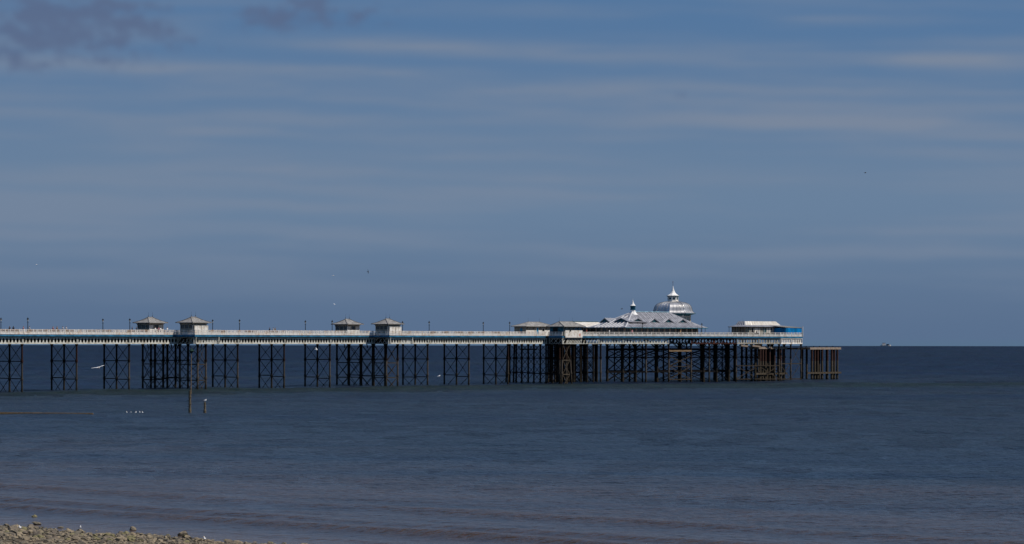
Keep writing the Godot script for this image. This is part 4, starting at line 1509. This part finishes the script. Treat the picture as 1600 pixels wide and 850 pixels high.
func nets(bones: Array, cell: float, paint: Callable) -> ArrayMesh:
	# one closed skin over tapered capsules. bones: [a, b, ra, rb, flatten y, join]
	var lo := Vector3.ONE * 1e9
	var hi := -lo
	for q in bones:
		var rr := maxf(q[2], q[3]) + cell * 2.0
		lo = lo.min(q[0].min(q[1]) - Vector3.ONE * rr)
		hi = hi.max(q[0].max(q[1]) + Vector3.ONE * rr)
	var nx := int((hi.x - lo.x) / cell) + 2
	var ny := int((hi.y - lo.y) / cell) + 2
	var nz := int((hi.z - lo.z) / cell) + 2
	var f := PackedFloat32Array()
	f.resize(nx * ny * nz)
	f.fill(1.0)
	for q in bones:
		var a: Vector3 = q[0]
		var b: Vector3 = q[1]
		var fl: float = q[4]
		var kk: float = q[5]
		var reach := maxf(q[2], q[3]) + kk + cell * 2.0
		var i0 := ((a.min(b) - Vector3.ONE * reach - lo) / cell).floor()
		var i1 := ((a.max(b) + Vector3.ONE * reach - lo) / cell).ceil()
		var ab := b - a
		var l2 := maxf(ab.length_squared(), 1e-9)
		for iz in range(maxi(0, int(i0.z)), mini(nz, int(i1.z) + 1)):
			for iy in range(maxi(0, int(i0.y)), mini(ny, int(i1.y) + 1)):
				for ix in range(maxi(0, int(i0.x)), mini(nx, int(i1.x) + 1)):
					var p := lo + Vector3(ix, iy, iz) * cell
					var t := clampf((p - a).dot(ab) / l2, 0.0, 1.0)
					var d := p - a - ab * t
					d.y *= fl
					var dist: float = (d.length() - lerpf(q[2], q[3], t)) / (fl if fl > 1.0 and absf(d.y) > Vector2(d.x, d.z).length() else 1.0)
					var at := (iz * ny + iy) * nx + ix
					var h := clampf(0.5 + 0.5 * (f[at] - dist) / kk, 0.0, 1.0)
					f[at] = lerpf(f[at], dist, h) - kk * h * (1.0 - h)
	var id := {}
	var v := PackedVector3Array()
	var n := PackedVector3Array()
	var c := PackedColorArray()
	var idx := PackedInt32Array()
	for iz in nz - 1:
		for iy in ny - 1:
			for ix in nx - 1:
				var at := (iz * ny + iy) * nx + ix
				var cs := [f[at], f[at + 1], f[at + nx], f[at + nx + 1], f[at + nx * ny], f[at + nx * ny + 1], f[at + nx * ny + nx], f[at + nx * ny + nx + 1]]
				var neg := 0
				for q in cs:
					if q < 0: neg += 1
				if neg == 0 or neg == 8:
					continue
				var sum := Vector3.ZERO
				var cnt := 0
				for e in [[0, 1], [2, 3], [4, 5], [6, 7], [0, 2], [1, 3], [4, 6], [5, 7], [0, 4], [1, 5], [2, 6], [3, 7]]:
					var d0: float = cs[e[0]]
					var d1: float = cs[e[1]]
					if (d0 < 0) != (d1 < 0):
						var t := d0 / (d0 - d1)
						var p0 := Vector3(e[0] & 1, (e[0] >> 1) & 1, e[0] >> 2)
						var p1 := Vector3(e[1] & 1, (e[1] >> 1) & 1, e[1] >> 2)
						sum += p0.lerp(p1, t)
						cnt += 1
				var pos := lo + (Vector3(ix, iy, iz) + sum / cnt) * cell
				id[at] = v.size()
				v.append(pos)
				n.append(Vector3(cs[1] + cs[3] + cs[5] + cs[7] - cs[0] - cs[2] - cs[4] - cs[6], cs[2] + cs[3] + cs[6] + cs[7] - cs[0] - cs[1] - cs[4] - cs[5], cs[4] + cs[5] + cs[6] + cs[7] - cs[0] - cs[1] - cs[2] - cs[3]).normalized())
				c.append(paint.call(pos))
	for iz in range(1, nz - 1):
		for iy in range(1, ny - 1):
			for ix in range(1, nx - 1):
				var at := (iz * ny + iy) * nx + ix
				var s := f[at] < 0
				for ax in 3:
					var st: int = [1, nx, nx * ny][ax]
					if (f[at + st] < 0) == s:
						continue
					var u: int = [nx, nx * ny, 1][ax]
					var w: int = [nx * ny, 1, nx][ax]
					var q := [at, at - u, at - u - w, at - w]
					if not (id.has(q[0]) and id.has(q[1]) and id.has(q[2]) and id.has(q[3])):
						continue
					if s:
						idx.append_array([id[q[0]], id[q[2]], id[q[1]], id[q[0]], id[q[3]], id[q[2]]])
					else:
						idx.append_array([id[q[0]], id[q[1]], id[q[2]], id[q[0]], id[q[2]], id[q[3]]])
	var a := []
	a.resize(Mesh.ARRAY_MAX)
	a[Mesh.ARRAY_VERTEX] = v
	a[Mesh.ARRAY_NORMAL] = n
	a[Mesh.ARRAY_COLOR] = c
	a[Mesh.ARRAY_INDEX] = idx
	var m := ArrayMesh.new()
	m.add_surface_from_arrays(Mesh.PRIMITIVE_TRIANGLES, a)
	return m


func person_mesh(shirt: Color, trousers: Color, hair: Color, sitting := false, stride := 0.0) -> ArrayMesh:
	# facing +z
	var bones := []
	var hip := 0.92 if not sitting else 0.5
	for s: float in [-1.0, 1.0]:
		var a := Vector3(s * 0.09, hip, 0)
		var k: Vector3
		var ft: Vector3
		if sitting:
			k = Vector3(s * 0.11, 0.5, 0.42)
			ft = Vector3(s * 0.11, 0.07, 0.44)
		else:
			k = Vector3(s * 0.1, 0.5, s * stride * 0.5 + 0.03)
			ft = Vector3(s * 0.1, 0.08, s * stride)
		bones.append([a, k, 0.085, 0.058, 1.0, 0.03])
		bones.append([k, ft, 0.056, 0.04, 1.0, 0.02])
		bones.append([ft, ft + Vector3(s * 0.02, -0.04, 0.15), 0.045, 0.035, 1.0, 0.02])
		var sh := Vector3(s * 0.185, hip + 0.5, 0)
		var el := Vector3(s * 0.25, hip + 0.23, -s * stride * 0.5 - 0.02)
		var ha := Vector3(s * 0.22, hip - 0.01, -s * stride * 0.8 + 0.08) if not sitting else Vector3(s * 0.12, 0.6, 0.3)
		bones.append([sh, el, 0.055, 0.042, 1.0, 0.03])
		bones.append([el, ha, 0.04, 0.03, 1.0, 0.02])
		bones.append([ha, ha + Vector3(0, -0.1, 0.03), 0.034, 0.022, 1.0, 0.02])
	bones.append([Vector3(0, hip, 0), Vector3(0, hip + 0.22, 0), 0.14, 0.125, 1.0, 0.05])
	bones.append([Vector3(-0.07, hip + 0.4, 0), Vector3(0.07, hip + 0.4, 0), 0.135, 0.135, 1.0, 0.06])
	bones.append([Vector3(-0.12, hip + 0.5, 0), Vector3(0.12, hip + 0.5, 0), 0.07, 0.07, 1.0, 0.05])
	bones.append([Vector3(0, hip + 0.52, 0), Vector3(0, hip + 0.64, 0.015), 0.055, 0.052, 1.0, 0.03])
	bones.append([Vector3(0, hip + 0.68, 0.03), Vector3(0, hip + 0.76, 0.015), 0.082, 0.096, 1.0, 0.02])
	bones.append([Vector3(0, hip + 0.69, 0.1), Vector3(0, hip + 0.665, 0.128), 0.014, 0.018, 1.0, 0.012])
	var skin := Color(0.45, 0.27, 0.19)
	return nets(bones, 0.034, func(p: Vector3) -> Color:
		if p.y > hip + 0.58:
			return hair if p.y > hip + 0.76 or p.z < -0.005 else skin
		if absf(p.x) > 0.2 and p.y < hip + 0.2:
			return skin if p.y < hip + 0.1 else shirt
		if p.y < 0.1:
			return Color(0.03, 0.03, 0.03)
		if p.y < hip + 0.04:
			return trousers
		return shirt)


func gull_mesh(flying: bool, body: Color, wing: Color, tip: Color) -> ArrayMesh:
	# heading +x
	var bones := [
		[Vector3(-0.3, 0.0, 0), Vector3(-0.16, 0.01, 0), 0.045, 0.06, 1.6, 0.03],
		[Vector3(-0.16, 0.01, 0), Vector3(0.02, 0.0, 0), 0.06, 0.085, 1.0, 0.03],
		[Vector3(0.02, 0.0, 0), Vector3(0.13, 0.01, 0), 0.085, 0.07, 1.0, 0.04],
		[Vector3(0.13, 0.01, 0), Vector3(0.2, 0.05, 0), 0.065, 0.045, 1.0, 0.04]]
	if flying:
		bones.append([Vector3(0.2, 0.05, 0), Vector3(0.26, 0.055, 0), 0.05, 0.04, 1.0, 0.02])
		bones.append([Vector3(0.28, 0.05, 0), Vector3(0.35, 0.035, 0), 0.022, 0.012, 1.0, 0.01])
		for s: float in [-1.0, 1.0]:
			bones.append([Vector3(0.04, 0.04, s * 0.05), Vector3(0.09, 0.1, s * 0.32), 0.095, 0.075, 4.0, 0.03])
			bones.append([Vector3(0.09, 0.1, s * 0.32), Vector3(-0.06, 0.1, s * 0.7), 0.075, 0.025, 4.0, 0.02])
	else:
		bones.append([Vector3(0.17, 0.05, 0), Vector3(0.19, 0.15, 0), 0.05, 0.045, 1.0, 0.03])
		bones.append([Vector3(0.19, 0.16, 0), Vector3(0.22, 0.17, 0), 0.05, 0.042, 1.0, 0.02])
		bones.append([Vector3(0.24, 0.165, 0), Vector3(0.31, 0.15, 0), 0.022, 0.012, 1.0, 0.01])
		for s: float in [-1.0, 1.0]:
			bones.append([Vector3(0.08, 0.03, s * 0.055), Vector3(-0.28, 0.03, s * 0.025), 0.05, 0.02, 1.0, 0.02])
			bones.append([Vector3(0.0, -0.06, s * 0.03), Vector3(0.0, -0.2, s * 0.03), 0.018, 0.016, 1.0, 0.01])
	return nets(bones, 0.021, func(p: Vector3) -> Color:
		if p.x > (0.275 if flying else 0.25):
			return Color(0.5, 0.3, 0.04)
		if flying:
			if absf(p.z) > 0.58:
				return tip
			if absf(p.z) > 0.11:
				return wing
			return body
		if p.y < -0.09:
			return Color(0.4, 0.25, 0.15)
		if p.x < -0.2 and absf(p.z) > 0.012:
			return tip
		if p.x < 0.08 and p.y > 0.02:
			return wing
		return body)


func gull(label: String, m: ArrayMesh, at: Vector3, turn: float, roll := 0.0, pitch := 0.0, called := "gull", size := 1.0) -> void:
	var o := put(called, m, M.feathers, self, at)
	o.rotation = Vector3(roll, turn, pitch)
	o.scale = Vector3.ONE * size
	tag(o, label, "bird")


func make_ship() -> void:
	var at := Vector3(10103.0, -10.6, -6487.0)
	var o := thing("cargo_ship", "small pale coaster far off on the horizon right of the pier", "ship", at, deg_to_rad(-YAW))
	# local x to the right along the horizon, 46 m long
	var h := MB.new()
	var sec := [[-23.0, 2.4, 3.6], [-20.0, 4.6, 3.4], [10.0, 4.8, 3.4], [18.0, 3.2, 4.4], [23.0, 0.3, 5.4]]
	for k in sec.size() - 1:
		var a = sec[k]
		var b = sec[k + 1]
		for s: float in [-1.0, 1.0]:
			h.quad(Vector3(a[0], -2, a[1] * s * 0.8), Vector3(b[0], -2, b[1] * s * 0.8), Vector3(b[0], b[2], b[1] * s), Vector3(a[0], a[2], a[1] * s), Vector3(0, 0, s))
		h.quad(Vector3(a[0], a[2], a[1]), Vector3(b[0], b[2], b[1]), Vector3(b[0], b[2], -b[1]), Vector3(a[0], a[2], -a[1]), Vector3.UP)
	h.quad(Vector3(-23, -2, 1.9), Vector3(-23, 3.6, 2.4), Vector3(-23, 3.6, -2.4), Vector3(-23, -2, -1.9), Vector3.LEFT)
	part("hull", h, M.white_paint, o)
	boxpart("deckhouse", Vector3(-8.0, 6.8, 0), Vector3(15.0, 7.0, 7.0), M.white_paint, o)
	boxpart("wheelhouse", Vector3(-4.5, 11.6, 0), Vector3(7.0, 2.8, 6.4), M.white_paint, o)
	boxpart("bridge_windows", Vector3(-4.5, 11.9, 3.22), Vector3(6.4, 1.2, 0.1), M.dark_void, o)
	var fu := MB.new()
	fu.lathe(Vector3(-11.5, 10.2, 0), [[1.6, 0], [1.4, 4.5]], 10)
	part("funnel", fu, M.girder_rust, o)
	var ca := MB.new()
	ca.box(Vector3(8.5, 5.8, 0), Vector3(10.0, 5.0, 6.5))
	part("cargo", ca, M.iron, o)
	for q in [[-3.0, 13.0, 19.0], [15.0, 4.0, 13.0], [-19.0, 3.5, 11.0]]:
		var b := MB.new()
		b.tube(Vector3(q[0], q[1], 0), Vector3(q[0], q[2], 0), 0.4, 0.2, 6)
		part("mast", b, M.iron, o)


func landing_stage(label: String, t0: float, t1: float, z0: float, z1: float, top: float, rows: Array, rails: bool) -> void:
	var o := thing("landing_stage", label, "jetty", Vector3((t0 + t1) / 2, 0, (z0 + z1) / 2), 0.0, "concrete landing stages")
	var w := t1 - t0
	var d := z1 - z0
	boxpart("top_slab", Vector3(0, top - 0.3, 0), Vector3(w, 0.6, d), M.concrete, o)
	boxpart("waling", Vector3(-0.9, 1.95, d / 2 - 0.05), Vector3(w + 1.4, 0.5, 0.5), M.concrete_wet, o)
	for z in rows:
		for k in 8:
			var b := MB.new()
			b.colored = true
			var x := -w / 2 + 0.8 + (w - 1.6) * (k + 0.3 * sin(k * 5.0 + z)) / 7.0
			b.lathe(Vector3(x, 0, z), [[0.34, -1.5], [0.34, 0.4], [0.32, 3.8], [0.32, 5.4], [0.32, top - 0.6]], 8, 0.0, false, [Color(0.04, 0.035, 0.025), Color(0.1, 0.085, 0.06), Color(0.115, 0.092, 0.068), Color(0.075, 0.042, 0.032)])
			part("pile", b, M.column, o)
	if rails:
		var br := MB.new()
		br.box(Vector3(-w / 2 - 4.0, top - 0.35, -0.4), Vector3(8.0, 0.5, 1.6))
		part("gangway", br, M.iron, o)
		for k in 5:
			var b := MB.new()
			b.lathe(Vector3(-w / 2 + 1.2 + k * (w - 2.4) / 4.0, top, -0.5 + 0.3 * (k % 2)), [[0.2, 0], [0.12, 0.1], [0.12, 0.3], [0.2, 0.36], [0.0, 0.42]], 8)
			part("bollard", b, M.iron, o)


func make_small_things() -> void:
	# beacon: a stout pile carrying a thin pole and a diamond topmark
	var o := thing("beacon_post", "tall weathered timber post with thin pole and dark diamond topmark in the sea", "beacon", Vector3(-100.0, 0, 161.8), deg_to_rad(-YAW))
	var b := MB.new()
	b.lathe(Vector3.ZERO, [[0.24, -1.0], [0.23, 0.6], [0.19, 0.64], [0.19, 3.4], [0.0, 3.44]], 10)
	for y in [1.3, 2.35]:
		b.lathe(Vector3.ZERO, [[0.2, y], [0.25, y + 0.02], [0.25, y + 0.14], [0.2, y + 0.16]], 10)
	part("pile", b, M.pile_wood, o)
	boxpart("rung", Vector3(-0.26, 1.9, 0), Vector3(0.24, 0.08, 0.1), M.weathered, o)
	boxpart("rung", Vector3(-0.26, 0.95, 0), Vector3(0.24, 0.08, 0.1), M.weathered, o)
	var pl := MB.new()
	pl.tube(Vector3(0.17, 2.9, 0.1), Vector3(0.24, 9.9, 0.1), 0.06, 0.045, 6)
	part("pole", pl, M.bar_wood, o)
	var d := MB.new()
	d.lathe(Vector3(0.24, 9.45, 0.1), [[0.02, -0.4], [0.4, 0.0], [0.02, 0.42]], 8, 0.0, true)
	part("topmark", d, M.topmark_green, o)
	var s := thing("timber_pile", "short weathered timber pile standing in the sea with a gull on top", "post", Vector3(-99.7, 0, 164.8))
	var sb := MB.new()
	sb.lathe(Vector3.ZERO, [[0.24, -1.0], [0.22, 0.5], [0.17, 0.54], [0.16, 1.72], [0.0, 1.76]], 10)
	part("pile", sb, M.pile_wood, s)
	# long timber barely out of the water
	var g := thing("groyne", "long low brown groyne timber just breaking the water at the left", "groyne", Vector3(-124.0, 0, 145.5), 0.0)
	var g0 := Vector3(-9.2, -0.05, -11.0)
	var g1 := Vector3(9.3, 0.03, 11.0)
	var prev := g0
	for k in 7:
		var e := g0.lerp(g1, (k + 1) / 7.0)
		var gb := MB.new()
		var y := lerpf(0.3, 0.02, k / 6.0)
		gb.bar(prev + Vector3(0.0, y / 2, 0), e + Vector3(0, y / 2 - 0.03, 0), 0.3, y + 0.3)
		part("timber", gb, M.bar_wood, g)
		prev = e
	# ---- lamps, in pairs across the deck
	var names := {1.2: "at the far left edge of the view", 30.3: "just left of the leftmost shelter", 64.0: "right of the first pair of shelters", 94.6: "left of the second pair of shelters", 129.0: "right of the second pair of shelters", 159.6: "just before the huts with blue doors"}
	for t in names:
		lamp("dark lamp post on the near railing " + names[t], Vector3(t, DECK, 0.35))
		lamp("dark lamp post on the far railing " + names[t], Vector3(t, DECK, -8.75))
	lamp("lamp post before the pavilion's grey roof near its spirelet", Vector3(210.5, DECK, 3.6))
	lamp("lamp post before the right hand end of the pavilion roof", Vector3(230.6, DECK, 8.4))
	# ---- benches
	var k := 0
	var spots := [-5.7, -2.4, 2.2, 5.0, 8.6, 12.8, 18.8, 23.6, 30.4, 34.0, 58.0, 67.0, 75.0, 130.6, 134.8, 140.3, 144.4, 148.1, 154.5]
	var seat := ["the leftmost one in view", "the second from the left edge of the view", "just right of the leftmost lamp posts", "by the right of the leftmost lamps", "first one left of the couple in white", "below the couple in white", "the first one right of the couple in white", "midway from couple in white to the next lamp", "left of the lamp before the leftmost shelter", "right of the lamp before the leftmost shelter", "nearest right of the first shelters", "right of the lamps after the first shelters", "below the three walkers between the shelter pairs", "just right of the lamp after the second shelters", "second to the right of the second shelters", "fourth from the right before the huts", "third from the right before the huts", "the second from the right, before the huts", "the rightmost one, before the huts"]
	for t in spots:
		bench("brown slatted bench behind the white railing, " + seat[k], Vector3(t, DECK, 0.42))
		k += 1
	# ---- people
	var white := Color(0.75, 0.75, 0.75)
	var dark := Color(0.03, 0.03, 0.045)
	var outfits := {
		"white": person_mesh(white, Color(0.12, 0.14, 0.2), Color(0.06, 0.04, 0.03), false, 0.12),
		"dark": person_mesh(dark, Color(0.04, 0.04, 0.06), Color(0.03, 0.025, 0.02)),
		"pink": person_mesh(Color(0.6, 0.28, 0.3), Color(0.1, 0.1, 0.13), Color(0.2, 0.13, 0.07), false, 0.16),
		"red": person_mesh(Color(0.35, 0.06, 0.05), Color(0.05, 0.06, 0.1), Color(0.05, 0.04, 0.03)),
		"tan": person_mesh(Color(0.42, 0.27, 0.13), Color(0.2, 0.18, 0.15), Color(0.15, 0.1, 0.06)),
		"sitting": person_mesh(dark, Color(0.05, 0.05, 0.08), Color(0.03, 0.025, 0.02), true)}
	for q in [
		["dark", -1.7, -2.2, 0.0, "person in dark clothes at the far left edge of the pier"],
		["dark", -1.0, -1.8, 2.0, "person in dark clothes stooping close to the first at the far left"],
		["pink", 1.0, -0.9, 1.2, "person in pink walking just left of the first lamp post"],
		["white", 2.6, -0.8, 1.4, "person in white top beside the first lamp post"],
		["pink", 9.5, -1.2, 1.5, "person in pale pink walking behind the railing left of a pair in white"],
		["tan", 10.8, -1.4, 1.5, "person in tan following the one in pale pink"],
		["white", 12.1, -1.0, -1.5, "left of two people in white walking together behind the railing"],
		["white", 13.2, -1.2, -1.3, "right of two people in white walking together behind the railing"],
		["dark", 33.6, -2.6, 1.0, "person in dark clothes near the lamp left of the first shelter"],
		["dark", 35.2, -3.0, 1.0, "person in dark clothes a step left of the leftmost shelter"],
		["white", 42.0, -4.2, 0.4, "person in white standing left in the group by the leftmost shelter"],
		["pink", 42.8, -4.0, 2.0, "person in pink in the group by the leftmost shelter"],
		["white", 43.6, -4.2, 3.5, "person in white standing right in the group by the leftmost shelter"],
		["white", 44.2, -2.6, 0.2, "person in white alone between the first two shelters"],
		["dark", 76.2, -2.2, 1.2, "person in dark clothes on the open deck between the shelter pairs"],
		["white", 77.2, -2.0, 1.4, "person in white beside one in dark on the open deck"],
		["tan", 78.0, -2.2, 1.5, "person in tan trailing the one in white on the open deck"],
		["red", 192.6, -1.2, 0.3, "person in red by the link range right of the white hut"],
		["white", 200.5, 0.2, 0.3, "person in white before the left end of the pavilion"],
		["pink", 209.4, 0.9, -0.4, "person in bright pink before the pavilion windows"],
		["tan", 228.0, 3.0, 0.2, "person in tan before the pavilion's right hand windows"]]:
		var body := put("person", outfits[q[0]], M.skin_and_cloth, self, Vector3(q[1], DECK, q[2]))
		body.rotation.y = q[3]
		tag(body, q[4], "person")
	var sit := 0
	for q in [[253.4, 9.2, "left of two people seated under the cafe veranda"], [255.6, 8.6, "right of two people seated under the cafe veranda"]]:
		var body := put("person", outfits.sitting, M.skin_and_cloth, self, Vector3(q[0] - 1.2, DECK + 0.3, q[1] + 1.0))
		tag(body, q[2], "person")
		var st := thing("stool", "plain dark seat under the " + ("left" if sit == 0 else "right") + " seated person at the cafe veranda", "stool", Vector3(q[0] - 1.2, DECK, q[1] + 1.0))
		boxpart("seat", Vector3(0, 0.66, 0), Vector3(0.5, 0.08, 0.5), M.iron, st)
		for e in [[-0.2, -0.2], [0.2, -0.2], [-0.2, 0.2], [0.2, 0.2]]:
			boxpart("leg", Vector3(e[0], 0.31, e[1]), Vector3(0.05, 0.62, 0.05), M.iron, st)
		sit += 1
	# ---- birds
	var fly := gull_mesh(true, Color(0.8, 0.8, 0.8), Color(0.66, 0.68, 0.7), Color(0.02, 0.02, 0.025))
	var black := gull_mesh(true, Color(0.02, 0.02, 0.025), Color(0.02, 0.02, 0.025), Color(0.015, 0.015, 0.02))
	var stand := gull_mesh(false, Color(0.82, 0.82, 0.82), Color(0.4, 0.42, 0.45), Color(0.02, 0.02, 0.025))
	gull("white gull flying low before the pier's left trestles", fly, Vector3(-237.5, 8.74, 299.9), deg_to_rad(-112), 0.22, -0.1)
	gull("white gull gliding high over the pier between the shelters", fly, Vector3(244.5, 31.4, -147.0), deg_to_rad(-40), 0.1)
	gull("dark bird banking steeply over the second pair of shelters", black, Vector3(179.5, 30.2, -69.4), deg_to_rad(-30), 1.1, 0.0, "dark_bird")
	gull("tiny pale gull just above the second pair of shelters", fly, Vector3(387.6, 24.95, -287.3), deg_to_rad(20), 0.7)
	gull("pale gull alone in the sky at the far left", fly, Vector3(183.5, 34.7, -217.2), deg_to_rad(-50), 0.2)
	gull("dark bird alone high in the sky at the right", black, Vector3(186.8, 52.1, 91.5), deg_to_rad(-60), 0.15, 0.0, "dark_bird")
	gull("dark bird beside the pavilion's spirelet", black, Vector3(194.7, 19.5, 9.1), deg_to_rad(-60), 0.3, 0.0, "dark_bird")
	gull("white gull flying before the sea under the pier's open spans", fly, Vector3(42.3, 9.16, 47.1), deg_to_rad(-30), 0.5)
	gull("pale gull low over the water under the pier right of the second shelters", fly, Vector3(15.4, 4.14, 107.6), deg_to_rad(-70), 0.2)
	var word := ["leftmost of five white gulls afloat by the groyne", "second from left of five white gulls afloat by the groyne", "middle one of five white gulls afloat by the groyne", "second from right of five white gulls afloat by the groyne", "rightmost of five white gulls afloat by the groyne"]
	var spot := [Vector3(-105.4, 0.08, 153.5), Vector3(-105.0, 0.07, 153.9), Vector3(-104.4, 0.07, 154.4), Vector3(-104.0, 0.06, 154.9), Vector3(-103.7, 0.06, 155.2)]
	for i in 5:
		gull(word[i], stand, spot[i] - Vector3(0, 0.04, 0), deg_to_rad([-139, -100, 30, 50, -150][i]))
	gull("gull perched on top of the short timber pile", stand, Vector3(-99.7, 1.96, 164.8), deg_to_rad(-20))
	gull("white gull standing among the cobbles at the bottom left", stand, Vector3(-294.3, 0.56, 359.1), deg_to_rad(-150), 0.0, 0.0, "gull", 0.72)
	gull("white gull with its breast to the viewer near the right end of the stones", stand, Vector3(-289.8, 0.18, 369.4), deg_to_rad(-148), 0.0, 0.0, "gull", 0.72)
	gull("small white gull standing in the shallows off the stones", stand, Vector3(-287.0, 0.07, 355.7), deg_to_rad(45), 0.0, 0.0, "gull", 0.5)
	make_ship()
	landing_stage("concrete landing stage on piles beyond the end of the pier", 275.5, 291.0, 9.6, 13.0, 9.25, [1.3, -1.2], true)
	landing_stage("concrete landing stage on rusty piles half hidden beneath the pier's end", 249.0, 262.6, 11.0, 14.2, 9.45, [1.2, -1.1], false)


func _ready() -> void:
	rng.seed = 20
	F = Vector3(sin(deg_to_rad(YAW)), 0, -cos(deg_to_rad(YAW)))
	R = Vector3(cos(deg_to_rad(YAW)), 0, sin(deg_to_rad(YAW)))
	# ---- camera: a long lens, its frame raised so that the horizon sits low
	var cam := Camera3D.new()
	cam.name = "camera"
	add_child(cam)
	cam.position = EYE
	cam.rotation = Vector3(0, deg_to_rad(-YAW), 0.0012)
	cam.projection = Camera3D.PROJECTION_FRUSTUM
	cam.near = 1.0
	cam.far = 40000.0
	cam.size = 2.0 * 425.0 / 4486.0
	cam.frustum_offset = Vector2(0.0, 107.1 / 4486.0)
	cam.current = true
	# ---- sky and sun
	var sky := Sky.new()
	var sm := PanoramaSkyMaterial.new()
	sm.panorama = sky_picture()
	sky.sky_material = sm
	var e := Environment.new()
	e.background_mode = Environment.BG_SKY
	e.sky = sky
	e.tonemap_mode = Environment.TONE_MAPPER_LINEAR
	e.tonemap_exposure = 1.0
	e.sdfgi_enabled = true
	e.ssao_enabled = true
	e.ssil_enabled = true
	var we := WorldEnvironment.new()
	we.name = "environment"
	we.environment = e
	add_child(we)
	var sun := DirectionalLight3D.new()
	sun.name = "sun"
	sun.light_energy = 1.45
	sun.light_color = Color(1.0, 0.965, 0.92)
	sun.light_angular_distance = 0.5
	sun.shadow_enabled = true
	add_child(sun)
	# high in the south, 31 degrees seaward of square on to the pier's side
	var az := deg_to_rad(31.0)
	var el := deg_to_rad(54.0)
	var to_sun := Vector3(sin(az) * cos(el), sin(el), cos(az) * cos(el))
	sun.look_at_from_position(Vector3.ZERO, -to_sun, Vector3.UP)
	materials()
	make_sea()
	make_beach()
	make_pier()
	# ---- shelters and huts
	shelter("hip roofed shelter on the far side of the pier, leftmost of the four", Vector3(47.2, DECK, -11.7), true, M.grey_board, false)
	shelter("white walled hip roofed shelter on the near side, second from the left", Vector3(46.9, DECK, 3.2), true, M.grey_board, true)
	shelter("hip roofed shelter on the far side, third from the left", Vector3(112.1, DECK, -11.6), true, M.grey_board, false)
	shelter("white walled hip roofed shelter on the near side, rightmost of the four", Vector3(111.0, DECK, 3.2), true, M.grey_board, true)
	var a := hut("store_hut", "long hipped hut with blue doors on the far side before the pier head", 177.2, 188.4, -13.4, -9.3, 0.6, 14.9, 16.06, 4.6, M.grey_board, M.white_paint, M.grey_board)
	opening(a, "door", Vector3(-5.62, 1.1, 0.5), 0.8, 1.9, 1, M.door_blue, M.grey_board)
	opening(a, "door", Vector3(-1.0, 1.2, 2.12), 0.8, 2.0, 0, M.door_blue, M.white_paint)
	opening(a, "window", Vector3(1.4, 1.6, 2.1), 0.9, 0.7, 0, M.dark_void, M.white_paint)
	var c := hut("store_hut", "long hipped hut with plain white lower wall on the near side at the pier head", 175.1, 182.6, 0.7, 5.55, 0.65, 14.8, 16.08, 5.4, M.teal, null, M.grey_board)
	var lp := MB.new()
	lp.box(Vector3(0.2, 0.52, 2.5), Vector3(7.0, 1.92, 0.12))
	part("front_panel", lp, M.white_paint, c)
	boxpart("poster", Vector3(2.6, 0.25, 2.57), Vector3(0.8, 0.7, 0.02), M.pink_mark, c)
	opening(c, "doorway", Vector3(-3.77, 1.2, -0.4), 1.7, 2.0, 1, M.dark_void, M.teal)
	for x in [1.2, 2.1, 2.9]:
		opening(c, "window", Vector3(x, 1.95, 2.41), 0.5, 0.7, 0, M.door_blue, M.grey_board)
	boxpart("wall_lamp", Vector3(-1.4, 1.35, 2.66), Vector3(0.3, 0.4, 0.2), M.iron, c)
	make_end_buildings()
	make_pavilion()
	make_dome()
	make_small_things()
